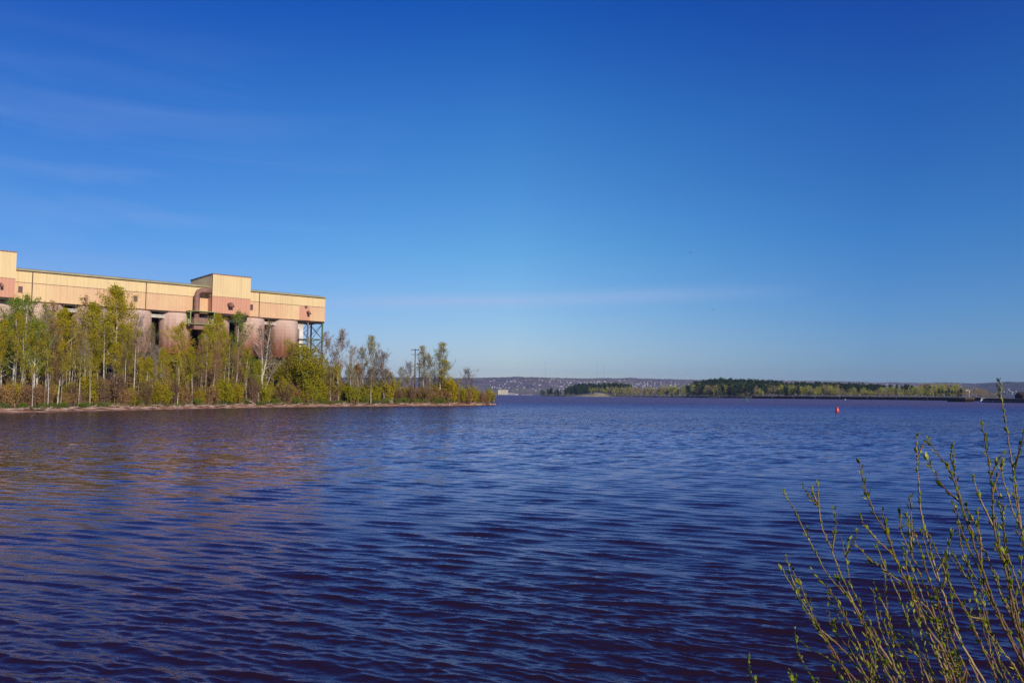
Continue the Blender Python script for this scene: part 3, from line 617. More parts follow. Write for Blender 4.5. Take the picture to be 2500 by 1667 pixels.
# ------------------------------------------------------------------ trees
def grow(tr_mb, tw_mb, rng, H, r0, spread, first, n_br, up, leaf=None, depth=2, scat=.24, lean=0.03, twig_r=0.022, fork=0, wig=0.02, dens=1.0, shape='oval'):
    """trunk with limbs and twigs; leaf = (count per twig, size) drawn along the twigs"""
    def branch(p, d, L_, r, lev):
        n = 4; pts = [p.copy()]; dd = d.copy()
        for i in range(n):
            dd = (dd + Vector((rng.gauss(0, .13), rng.gauss(0, .13), up*0.16+rng.gauss(0, .05)))).normalized(); pts.append(pts[-1]+dd*L_/n)
        rad = [max(r*(1-0.8*i/n), twig_r*0.6) for i in range(n+1)]
        (tr_mb if lev == 0 and r > 0.05 else tw_mb).tube(pts, rad, 3 if r < 0.05 else 4, caps=False)
        if lev < depth:
            k = int((4 if lev == 0 else 3)*dens + L_*0.8*dens)
            for j in range(k):
                t = rng.uniform(0.15, 1.0); i = min(int(t*n), n-1); q = pts[i].lerp(pts[i+1], t*n-i)
                sd_ = Vector((rng.gauss(0, 1), rng.gauss(0, 1), rng.gauss(0, 0.5))).normalized()
                nd = (dd*0.9+sd_*0.75+Vector((0, 0, up*0.25))).normalized()
                branch(q, nd, L_*rng.uniform(0.3, 0.55), r*0.45, lev+1)
        if leaf and lev >= depth-1:
            cnt, size = leaf
            c_ = int(cnt*(1 if lev == depth else 0.7))
            for j in range(c_):
                t = rng.uniform(0.1, 1.0); i = min(int(t*n), n-1); q = pts[i].lerp(pts[i+1], t*n-i)
                q = q+Vector((rng.gauss(0, scat), rng.gauss(0, scat), rng.gauss(0, scat)))
                lf_mb.leaf(q, (rng.gauss(0, 1), rng.gauss(0, 1), rng.gauss(0, 1)), size*rng.uniform(.6, 1.1), size*rng.uniform(.7, 1.4))
    lf_mb = tw_mb
    def trunk(p0, d0, Hh, r, f0):
        n = 10; pts = [Vector(p0)]; d = Vector(d0).normalized()
        for i in range(n):
            d = (d+Vector((rng.gauss(0, wig), rng.gauss(0, wig), 0.03))).normalized(); pts.append(pts[-1]+d*Hh/n)
        tr_mb.tube(pts, [max(r*(1-0.93*i/n), 0.02) for i in range(n+1)], 6)
        for b in range(n_br):
            t = f0+(1-f0)*((b+rng.random())/n_br); i = min(int(t*n), n-1); q = pts[i].lerp(pts[i+1], t*n-i)
            tt = (t-f0)/(1-f0)
            env = (math.sin(math.pi*min(1, tt*0.85+0.18))**0.8 if shape == 'oval' else (1.05-tt)) + 0.08
            an = rng.uniform(0, 2*math.pi); el = rng.uniform(0.35, 0.9)*up
            nd = Vector((math.cos(an), math.sin(an), el+0.5*tt)).normalized()
            tw_mb.k = 0
            branch(q, nd, spread*env*rng.uniform(0.6, 1.15), max(r*0.34*(1-0.7*t), 0.03), 0)
        return pts
    return trunk
class TwigLeaf(MB):
    """twigs in slot 0, leaves in slot 1"""
    def leaf(s, *a):
        s.k = 1; MB.leaf(s, *a); s.k = 0

def make_tree(name, seed, H, r0, spread, first, n_br, up, leafm, twigm, barkm, cnt, size, trunks=None, **kw):
    rng = random.Random(seed); random.seed(seed)
    root = empty(name)
    a, b = MB(), TwigLeaf()
    tk = grow(a, b, rng, H, r0, spread, first, n_br, up, (cnt, size), **kw)
    for (p, d, h, r, f) in (trunks or [((0, 0, -0.3), (rng.gauss(0, .03), rng.gauss(0, .03), 1), H, r0, first)]): tk(p, d, h, r, f)
    a.build('trunk', M[barkm], root); b.build('crown', [M[twigm], M[leafm]], root)
    return root
def make_shrub(name, seed, H, W_, stems, leafm, twigm, cnt, size):
    rng = random.Random(seed); random.seed(seed)
    root = empty(name); b = TwigLeaf(); a = MB()
    for i in range(stems):
        an = rng.uniform(0, 6.28); rr = rng.uniform(0, 0.4)*W_; p = Vector((rr*math.cos(an), rr*math.sin(an), -0.2)); h = H*rng.uniform(0.55, 1.0)
        d = Vector((math.cos(an)*0.35*rng.random(), math.sin(an)*0.35*rng.random(), 1)).normalized(); pts = [p]; n = 6
        for k in range(n): d = (d+Vector((rng.gauss(0, .09), rng.gauss(0, .09), 0.02))).normalized(); pts.append(pts[-1]+d*h/n)
        a.tube(pts, [0.05*(1-.8*k/n)+0.012 for k in range(n+1)], 3, caps=False)
        for j in range(9):
            t = rng.uniform(0.2, 1); k = min(int(t*n), n-1); q = pts[k].lerp(pts[k+1], t*n-k)
            d2 = (d*0.7+Vector((rng.gauss(0, .6), rng.gauss(0, .6), .25))).normalized(); L_ = h*rng.uniform(.12, .3)
            pp = [q, q+d2*L_*.5, q+(d2+Vector((0, 0, .25))).normalized()*L_]; b.tube(pp, [0.022, 0.016, 0.010], 3, caps=False)
            for m_ in range(cnt):
                u = rng.random(); z = q.lerp(pp[2], u)+Vector((rng.gauss(0, .16), rng.gauss(0, .16), rng.gauss(0, .16)))
                b.leaf(z, (rng.gauss(0, 1), rng.gauss(0, 1), rng.gauss(0, 1)), size*rng.uniform(.6, 1.1), size*rng.uniform(.8, 1.4))
    a.build('stems', M[twigm], root); b.build('foliage', [M[twigm], M[leafm]], root)
    return root

P = {}
def reg(kind, *objs): P[kind] = [[o, False] for o in objs]
reg('aspen', make_tree('aspen_tree', 1, 18, .17, 2.9, .40, 32, 1.15, 'leaf_yg', 'yellow_twig', 'aspen_bark', 8, .19, dens=.75),
             make_tree('aspen_tree', 2, 18, .19, 3.2, .44, 30, 1.0, 'leaf_yg', 'yellow_twig', 'aspen_bark', 8, .19, dens=.8),
             make_tree('aspen_tree', 3, 18, .15, 2.6, .46, 30, 1.2, 'leaf_yg', 'yellow_twig', 'aspen_bark', 8, .18, dens=.75),
             make_tree('aspen_tree', 4, 18, .16, 2.7, .42, 30, 1.2, 'leaf_yg', 'yellow_twig', 'birch', 7, .18, dens=.8, wig=.03))
reg('green', make_tree('broadleaf_tree', 11, 18, .24, 4.0, .34, 38, .9, 'leaf_g', 'aspen_bark', 'birch', 6, .20, dens=.85))
reg('full', make_tree('broadleaf_tree', 12, 18, .26, 3.9, .30, 46, .95, 'leaf_yg', 'yellow_twig', 'birch', 9, .20, dens=.9, scat=.3))
reg('bare', make_tree('bare_tree', 21, 18, .20, 4.2, .26, 44, 1.5, 'bud_olive', 'grey_twig', 'grey_twig', 1.4, .13, dens=.95, twig_r=.024),
            make_tree('bare_tree', 22, 18, .17, 3.6, .26, 44, 1.7, 'leaf_yg', 'grey_twig', 'birch', 3.0, .15, dens=.95, twig_r=.024),
            make_tree('bare_tree', 23, 18, .18, 3.8, .22, 44, 1.6, 'leaf_yg', 'grey_twig', 'birch', 2.2, .14, dens=.95, twig_r=.024))
reg('red', make_tree('budding_tree', 31, 18, .2, 3.8, .30, 42, 1.0, 'bud_red', 'red_twig', 'birch', 4, .15, dens=.9, twig_r=.024),
           make_tree('budding_tree', 32, 18, .16, 3.0, .30, 38, 1.1, 'bud_red', 'red_twig', 'aspen_bark', 4, .15, dens=.9, twig_r=.024))
reg('birch', make_tree('birch_tree', 41, 18, .16, 2.6, .45, 20, .8, 'leaf_yg', 'grey_twig', 'birch', 7, .19, dens=.8),
             make_tree('birch_tree', 42, 18, .14, 2.2, .55, 16, .9, 'bud_olive', 'grey_twig', 'birch', 6, .18, dens=.8, wig=.03))
reg('forked', make_tree('birch_tree', 43, 18, .30, 3.2, .5, 17, .7, 'bud_olive', 'birch', 'birch', 5, .18, dens=.7, wig=.035, trunks=[((0, 0, -.3), (-.04, 0, 1), 17.5, .26, .40), ((0.0, 0, 5.2), (.20, .05, 1), 12.6, .20, .30), ((0.1, 0, 1.0), (.36, .1, 1), 9, .10, .5)]))
reg('sapling', make_tree('sapling', 44, 12, .085, 1.3, .62, 12, 1.2, 'leaf_yg', 'yellow_twig', 'birch', 3, .17, dens=.7, wig=.035), make_tree('sapling', 45, 12, .075, 1.2, .55, 12, 1.2, 'leaf_yg', 'yellow_twig', 'aspen_bark', 3, .17, dens=.7, wig=.03))
reg('willow', make_tree('willow_tree', 51, 12, .3, 4.2, .12, 20, .6, 'leaf_yg', 'dark_bark', 'dark_bark', 6, .21, dens=.9, trunks=[((0, 0, -.3), (-.25, 0, 1), 10, .28, .15), ((0, 0, -.3), (.30, .1, 1), 11, .26, .2), ((0, 0, -.3), (.75, 0, 1), 8.5, .20, .25), ((0, 0, -.3), (-.7, .1, 1), 8, .20, .25)]))
reg('shrub_yg', make_shrub('shrub', 61, 6, 3.2, 24, 'leaf_yg', 'red_twig', 20, .22), make_shrub('shrub', 62, 5.5, 4.0, 26, 'leaf_yg', 'red_twig', 17, .21))
reg('shrub_br', make_shrub('shrub', 63, 6, 3.4, 32, 'bud_olive', 'red_twig', 9, .17), make_shrub('shrub', 64, 5, 3.6, 30, 'bud_red', 'red_twig', 8, .17))
reg('shrub_g', make_shrub('shrub', 65, 3.2, 3.6, 26, 'leaf_g', 'dark_bark', 8, .18))

ZN = [(45, 'below the left head house'), (110, 'below the small left window'), (180, 'before the pale stained silo'), (240, 'left of the tallest tree'), (310, 'under the tallest tree'), (345, 'below the second gallery window'), (395, 'at the gap right of that window'),
 (440, 'before the silo left of the duct'), (500, 'below the elbow duct'), (560, 'below the head house corner'), (610, 'under the middle head house'), (665, 'around the forked white birch'), (720, 'before the rightmost silo'), (775, 'around the dark limbed willow'),
 (830, 'right of the steel trestle'), (885, 'left of the tall pointed bare tree'), (950, 'around the tall pointed bare tree'), (1000, 'left of the utility poles'), (1045, 'by the utility poles'), (1095, 'around the last tall tree'), (1140, 'right of the last tall tree'), (9999, 'at the tip of the point')]
def zone(x):
    for a_, n_ in ZN:
        if x < a_: return n_
KT = {'aspen': ('slender tree with sparse yellow leaves', 'tree', 'sparse young leafed trees on the left shore'),
 'green': ('broad tree with fresh green leaves', 'tree', 'green trees on the left shore'), 'full': ('dense bright yellow green tree', 'tree', 'dense yellow green trees on the left shore'),
 'bare': ('leafless tree of fine grey twigs', 'tree', 'leafless grey trees on the left shore'), 'red': ('twiggy tree with reddish brown buds', 'tree', 'red budded trees on the left shore'),
 'birch': ('thin white barked birch with few leaves', 'tree', 'white birches on the left shore'),
 'sapling': ('thin pale stemmed sapling', 'tree', 'saplings on the left shore'),
 'shrub_yg': ('rounded yellow green bush', 'shrub', 'yellow green bushes on the left shore'), 'shrub_br': ('brown leafless bush of thin stems', 'shrub', 'brown bushes on the left shore'),
 'shrub_g': ('low dark green bush', 'shrub', 'low green bushes on the left shore')}
def place(kind, p, scale, rz, label, cat, group=None, sxy=None, idx=None):
    lst = P[kind]; e = lst[idx % len(lst)] if idx is not None else random.choice(lst)
    o = e[0] if not e[1] else copy_tree(e[0]); e[1] = True
    o.location = p; o.scale = ((sxy or scale), (sxy or scale), scale); o.rotation_euler = (0, 0, rz)
    for k in ('label', 'category', 'group'):
        if k in o: del o[k]
    return tag(o, label, cat, group)
def treepx(kind, x, ytop, w, label=None, H=18.0, sxy=None, rz=None, idx=None, shrub=False):
    p = land_pt(x, w); zt_ = EYE + ray(x, ytop).z/ray(x, ytop).y*p.y
    s = (zt_-p.z)/H*1.02
    k = KT.get(kind)
    if s <= 0.05: return
    lb = label or ((('tall ' if s*H > 11 else '') if H > 10 else ('tall ' if s*H > 6.5 else 'low ' if s*H < 4 and kind != 'shrub_g' else ''))+k[0]+(', back row,' if w > 19 else ' at the beach' if w < 8.5 and H < 10 else '')+' '+zone(x)); gr = None if label else k[2]
    if len(lb.split()) > 16: lb = lb.replace(', back row,', '').replace('tall ', '', 1)
    place(kind, p, s, random.uniform(0, 6.28) if rz is None else rz, lb, k[1] if k else 'tree', gr, sxy=(sxy*s if sxy else None), idx=idx)
random.seed(11)
# named trees, left to right
spec = [
 ('full', 273, 706, 22, 'tallest tree of the shore, bright yellow green crown rising over the gallery wall', dict(sxy=1.0)),
 ('green', 28, 735, 16, 'green leafed tree at the left edge below the left head house', {}),
 ('green', 60, 728, 26, 'dark green tree in front of the gap beside the left head house', {}),
 ('bare', 122, 742, 18, 'tall pale bare tree with crooked white trunk before the leftmost silos', dict(idx=1)),
 ('red', 100, 738, 34, 'red brown twiggy tree against the pale stained silo', dict(idx=0)),
 ('full', 152, 758, 24, 'yellow green tree at the right edge of the pale stained silo', dict(sxy=.9)),
 ('red', 193, 724, 36, 'reddish bare tree whose tip reaches the gallery wall left of the tallest tree', dict(idx=1)),
 ('full', 215, 745, 30, 'yellow green tree just left of the tallest tree', {}),
 ('bare', 328, 768, 30, 'grey leafless tree right of the tallest tree', dict(idx=0)),
 ('bare', 362, 790, 36, 'grey leafless tree at the gap between two middle silos', dict(idx=2)),
 ('aspen', 436, 788, 20, 'thin yellowish tree in front of the silo left of the duct', dict(sxy=1.3)),
 ('full', 520, 772, 24, 'yellow tree under the left corner of the middle head house', dict(sxy=.85)),
 ('green', 580, 766, 28, 'vivid green tree in the dark gap under the middle head house', dict(sxy=.95)),
 ('forked', 637, 792, 10, 'white birch with forked bare trunk in front of the right silos', dict(rz=0.1)),
 ('red', 655, 785, 34, 'orange brown budding tree between the two rightmost silos', dict(idx=1)),
 ('red', 700, 838, 18, 'twiggy brown tree in front of the rightmost silo', dict(idx=0, sxy=1.0)),
 ('willow', 742, 832, 12, 'spreading yellow green willow with dark limbs in front of the trestle', dict(H=11.5, sxy=1.05)),
 ('red', 790, 812, 24, 'red budded tree right behind the trestle corner', dict(idx=0)),
 ('red', 822, 806, 16, 'tall reddish twiggy tree with white trunk right of the trestle', dict(idx=0, sxy=1.1)),
 ('bare', 858, 846, 14, 'dark leafless tree between the red tree and the tall pointed one', dict(idx=0, sxy=1.4)),
 ('bare', 888, 848, 20, 'grey twiggy tree left of the tall pointed one', dict(idx=2, sxy=1.4)),
 ('bare', 916, 820, 12, 'tall pointed bare tree with a few green leaves, left of the poles', dict(idx=1, sxy=1.56)),
 ('bare', 938, 858, 9, 'open leafless tree with long branches spreading right', dict(idx=0, sxy=1.88)),
 ('bare', 974, 896, 14, 'small purple grey bare tree left of the first pole', dict(idx=2, sxy=1.62)),
 ('bare', 998, 884, 16, 'small open bare tree just left of the first pole', dict(idx=0, sxy=1.62)),
 ('bare', 1030, 846, 18, 'thin bare tree right behind the utility poles', dict(idx=1, sxy=1.4)),
 ('bare', 1053, 866, 14, 'grey twiggy tree between the poles and the last tall tree', dict(idx=2, sxy=1.50)),
 ('bare', 1076, 836, 10, 'last tall tree near the point, twiggy top and white trunk', dict(idx=1, sxy=1.56)),
 ('aspen', 1092, 880, 8, 'yellow green tree leaning against the last tall tree', dict(sxy=2.00)),
 ('bare', 1142, 900, 7, 'small bare tree with reddish brown base near the tip', dict(idx=0, sxy=1.88)),
 ('birch', 786, 870, 8, 'pair of white trunks with few leaves at the foot of the trestle', dict(idx=0)),
 ('birch', 806, 880, 6, 'white trunked birch right of the pair at the trestle', dict(idx=1)),
 ('birch', 905, 900, 5, 'leaning short white birch trunk by the beach', dict(idx=1)),
]
for k, x, yt, w, lb, kw in spec: treepx(k, x, yt, w, lb, **kw)
# the thicket
env_x = [-120, 0, 60, 120, 200, 235, 310, 345, 400, 445, 480, 505, 560, 600, 640, 700, 760, 800, 830, 900, 1000, 1080, 1150, 1195]
env_y = [750, 762, 770, 782, 785, 765, 795, 820, 856, 848, 826, 794, 822, 850, 866, 888, 874, 872, 880, 892, 915, 905, 925, 945]
x = -118
while x < 830:
    x += random.uniform(4.5, 10)
    k = random.choices(['aspen', 'birch', 'red', 'bare', 'green', 'full'], [6, 3, 1.5, .7, .4, .8])[0]
    yt = np.interp(x, env_x, env_y)+random.uniform(-3, 62)
    treepx(k, x, yt, random.uniform(7, 38), sxy=random.uniform(.85, 1.25))
for i in range(52):
    x = random.uniform(-60, 810); treepx('sapling', x, shoreY(x)-random.uniform(70, 125)*(1.25 if x < 300 else 1), random.uniform(6, 15), H=12.0, sxy=1.1)
for i in range(16):
    x = random.choice([random.uniform(830, 996), random.uniform(1034, 1110)]); k = random.choice(['aspen', 'birch', 'bare', 'bare', 'red'])
    treepx(k, x, np.interp(x, env_x, env_y)+random.uniform(-4, 24), random.uniform(6, 24), sxy=1.35)
# bushes: tops from the photo, dense along the beach
x = -118
while x < 1192:
    x += random.uniform(6.5, 12)
    g = 0.5+0.5*math.sin(x*0.021+1.2)
    k = random.choices(['shrub_yg', 'shrub_br'], [1.0+1.6*g if x > 380 else .35, 1.2])[0]
    if x > 1000: k = random.choice(['shrub_br', 'shrub_br', 'shrub_yg'])
    hy = random.uniform(36, 66) if x < 820 else random.uniform(34, 62)
    if x > 1120: hy = random.uniform(28, 42)
    w = random.uniform(6.5, 16) if x < 1120 else random.uniform(4, 9)
    p = land_pt(x, w); yb = shoreY(x)-9
    treepx(k, x, yb-hy*(1 if x > 300 else 1.3), w, H=6.0, sxy=random.uniform(.9, 1.25))
for i in range(95):
    x = random.uniform(-110, 820); treepx(random.choice(['shrub_br', 'shrub_yg', 'shrub_br', 'shrub_br']), x, shoreY(x)-random.uniform(70, 112), random.uniform(20, 44), H=6.0, sxy=1.2)
x = -100
while x < 1180:
    x += random.uniform(14, 30)
    treepx('shrub_g', x, shoreY(x)-random.uniform(16, 27), random.uniform(6, 8.5), H=3.2, sxy=1.3)

# shore grass, one uncountable mass
def shore_grass():
    rng = random.Random(3); mb = MB()
    for i in range(26000):
        x = rng.uniform(-100, 1196); w = 4.4+abs(rng.gauss(0, 2.8)); clump = math.sin(x*.13)+math.sin(x*.31+1)+math.sin(x*.047+2)
        if rng.random() > .55+.25*clump: continue
        p = land_pt(x, w); h = rng.uniform(.35, .95)*(1+.25*clump); a = rng.uniform(0, 6.28); s = .05
        t = p+Vector((rng.gauss(0, .2), rng.gauss(0, .2), h)); d = Vector((math.cos(a)*s, math.sin(a)*s, 0))
        mb.face([p-d, p+d, t])
    tag(mb.build('grass', M['grass']), 'tufts of dry and green grass along the top of the beach', 'grass', kind='stuff')
shore_grass()
# driftwood, each log a thing
rng = random.Random(9)
dl = [(30, 'left end of the beach'), (120, 'beach below the left silos'), (165, 'beach below the left silos'), (230, 'beach before the tallest tree'), (300, 'beach before the tallest tree'), (372, 'beach below the middle silos'), (430, 'beach below the middle silos'), (455, 'beach below the middle silos'),
      (505, 'beach left of the forked birch'), (520, 'beach left of the forked birch'), (560, 'beach left of the forked birch'), (615, 'beach under the forked birch'), (680, 'beach right of the forked birch'), (735, 'beach under the trestle'), (850, 'beach between trestle and poles'), (880, 'beach between trestle and poles'), (983, 'beach below the utility poles'), (1040, 'beach below the utility poles'), (1100, 'beach near the point')]
for _x in list(range(60, 1180, 33)):
    _z = [w_ for xx, w_ in dl if abs(xx-_x) == min(abs(q[0]-_x) for q in dl)][0]; dl.append((_x+rng.uniform(-12, 12), _z))
for i, (x, where) in enumerate(dl):
    p = land_pt(x, rng.uniform(2.2, 5)); L_ = rng.uniform(2.5, 6.5)*(1 if i < 19 else .6); a = rng.uniform(-.35, .35)
    if i % 5 == 3: a += 1.0
    o = empty('driftwood_log', (p.x, p.y, p.z), a); mb = MB()
    pts = [(-L_/2, 0, .05), (-L_/5, .15, .22), (L_/5, -.1, .26), (L_/2, .1, .5 if i % 3 == 0 else .2)]
    mb.tube(pts, [.20, .17, .13, .05], 7); mb.build('log', M['drift'], o, smooth=True)
    mb = MB(); mb.tube([(L_/5, -.1, .26), (L_/3.2, .5, .8)], [.07, .02], 5); mb.tube([(-L_/8, .1, .24), (-L_/3, -.5, .55)], [.06, .02], 5); mb.build('branch', M['drift'], o)
    tag(o, 'bleached driftwood log lying on the '+where, 'driftwood', 'driftwood along the beach')
for i, (x0_, y0_, x1_, y1_, w, lb) in enumerate([(600, 975, 628, 990, 5, 'grey fallen branch sloping to the sand left of the forked birch'), (945, 975, 957, 984, 6, 'fallen bare trunk slanting down to the beach left of the poles'), (1135, 974, 1152, 988, 4.5, 'dead branch slanting onto the beach near the tip'), (243, 972, 288, 964, 7, 'dark dead limb reaching out of the brush before the tallest tree')]):
    p = land_pt(x0_, w); q = land_pt(x1_, w); a_ = at(x0_, y0_, p.y); b_ = at(x1_, y1_, q.y); o = empty('fallen_branch', tuple(p))
    a_ -= p; b_ -= p; mb = MB(); mb.tube([a_, a_.lerp(b_, .5)+Vector((0, 0, .2)), b_], [.05, .10, .14], 6); mb.build('limb', M['drift' if i != 3 else 'dark_bark'], o)
    mb = MB(); m0 = a_.lerp(b_, .4)
    for k in range(5): mb.tube([m0, m0+Vector((rng.gauss(0, .8), rng.gauss(0, .6), rng.uniform(.4, 1.3)))], [.04, .015], 4)
    mb.build('twigs', M['drift' if i != 3 else 'dark_bark'], o)
    tag(o, lb, 'dead branch')
# stones on the point
for i in range(16):
    x = rng.uniform(1176, 1221); p = land_pt(x, rng.uniform(.1, 2.0)); mb = MB(); r = rng.uniform(.25, .6)*(1.25 if x < 1200 else .8)
    import bmesh
    bm = bmesh.new(); bmesh.ops.create_icosphere(bm, subdivisions=2, radius=r)
    for v in bm.verts: v.co *= 1+.28*math.sin(v.co.x*7+i)*math.cos(v.co.y*6+v.co.z*5+i)
    me = bpy.data.meshes.new('rock'); bm.to_mesh(me); bm.free(); o = bpy.data.objects.new('rock', me); C.objects.link(o); me.materials.append(M['sand'] if i % 2 else M['trim'])
    o.location = (p.x, p.y, max(p.z, .05)+r*.25); tag(o, 'reddish boulder on the very tip of the point', 'rock', 'reddish boulders on the tip of the point')

# utility poles
def upole(x, ytop, ybase, w, arms, lb):
    p = land_pt(x, w); top = at(x, ytop, p.y).z; o = empty('utility_pole', tuple(p)); h = top-p.z
    mb = MB(); mb.tube([(0, 0, -.3), (0, 0, h)], [.24, .16], 10); mb.build('pole', M['pole'], o, smooth=True)
    for (ya, half, th) in arms:
        z = at(x, ya, p.y).z-p.z; mb = MB(); mb.box(-half, half, -.30, -.165, z-th, z+th); a = mb.build('crossarm', M['pole'], o)
        for sx in (-.85, -.45, .45, .85):
            mb = MB(); mb.lathe([(0.0, z+th+.32), (.09, z+th+.28), (.10, z+th+.12), (.05, z+th+.1), (.04, z+th)], 8, cx=sx*half, cy=-.23); mb.build('insulator', M['glass'], a)
    return tag(o, lb, 'utility pole', 'utility poles near the point')
upole(1012, 851, 940, 20, [(854.5, 1.45, .12), (866, 1.3, .05)], 'taller wooden utility pole with one wide crossarm at its top')
upole(1022.5, 880, 940, 24, [(889, 1.1, .11), (897.5, 1.2, .11)], 'shorter wooden utility pole with two crossarms')

# ------------------------------------------------------------------ far island, wall and pier
ISX = [1318, 1345, 1380, 1420, 1480, 1560, 1680, 1760, 1838, 1960, 2100, 2250, 2400, 2460]
ISD = [2350, 2200, 2000, 1900, 1850, 1750, 1500, 1330, 1240, 1130, 1010, 890, 780, 740]
ISB = [70, 160, 220, 260, 260, 260, 260, 260, 260, 240, 230, 210, 160, 60]
def isl_h(x, w, wb, walled):
    base = 0.0
    edge = -0.8+1.6*ss(0, 9, w)+2.2*ss(6, 60, w) if not walled else 3.15+0.8*ss(2, 60, w)
    if 1420 < x < 1500: edge += 6.0*math.exp(-((x-1458)/26)**2)*ss(5, 40, w)
    z = edge
    return z*ss(0, 14, wb-w)-.8*(1-ss(0, 14, wb-w))
def isl_pt(x, w):
    d = float(np.interp(x, ISX, ISD)); wb = float(np.interp(x, ISX, ISB)); t = tx(x, 967); Y = d+w
    return Vector((t*Y, Y, isl_h(x, w, wb, x > 1842)))
def island():
    xs = np.concatenate([np.linspace(1318, 1841.9, 130), np.linspace(1842.1, 2460, 120)]); ws = [0.0]+[1.5, 3, 5, 8, 12, 18, 26, 36, 50, 70, 100, 140, 180, 220, 259]
    V = []
    for w in ws:
        for x in xs:
            wb = float(np.interp(x, ISX, ISB)); q = isl_pt(x, min(w, wb))
            if x > 1842 and w == 0: q.z = 3.0
            V.append(tuple(q))
    o = grid_mesh('island', np.array(V), len(ws), len(xs), M['isl']); o.data.materials.append(M['bank']); nc = len(xs)-1; mi = np.zeros((len(ws)-1)*nc, dtype=np.int32)
    for r_ in range(len(ws)-1):
        for c_ in range(nc):
            if (1372 < xs[c_] < 1500 and ws[r_] < 70*math.sin(math.pi*min(1, max(0, (xs[c_]-1372)/128)))) or ws[r_] < 2.5: mi[r_*nc+c_] = 1
    if len(o.data.polygons) == len(mi): o.data.polygons.foreach_set('material_index', mi)
    tag(o, kind='structure')
island()
def far_wall():
    root = empty('sheet_pile_wall', tuple(isl_pt(1838, 0)*1.0), label='long dark sheet pile retaining wall along the wooded island', cat='wall')
    root.location.z = 0; L0 = root.location.copy()
    xs = np.linspace(1836, 2395, 560); mb = MB(); pts = []
    for i, x in enumerate(xs):
        q = isl_pt(x, -1.2 - (0.6 if i % 4 in (1, 2) else 0.0)); pts.append(Vector((q.x-L0.x, q.y-L0.y, 0)))
    for a, b in zip(pts[:-1], pts[1:]): mb.face([(a.x, a.y, -1), (b.x, b.y, -1), (b.x, b.y, 3.2), (a.x, a.y, 3.2)])
    mb.build('piling', M['sheet'], root)
    mb = MB()
    for i in range(0, 556, 4):
        a, b = isl_pt(xs[i], -2.2)-L0, isl_pt(xs[min(i+4, 559)], -2.2)-L0; c, d = isl_pt(xs[min(i+4, 559)], 3.0)-L0, isl_pt(xs[i], 3.0)-L0
        mb.face([(a.x, a.y, 3.45), (b.x, b.y, 3.45), (c.x, c.y, 3.45), (d.x, d.y, 3.45)]); mb.face([(a.x, a.y, 3.2), (b.x, b.y, 3.2), (b.x, b.y, 3.45), (a.x, a.y, 3.45)])
    mb.build('cap_beam', M['cap'], root)
    for x in (1886, 1937, 1990, 2050, 2117, 2188, 2264, 2346):
        a = isl_pt(x, -2.6)-L0; mb = MB(); wd = .5; mb.box(a.x-wd, a.x+wd, a.y-.3, a.y+.5, -.5, 3.19); mb.build('fender_pile', M['cap'], root)
far_wall()
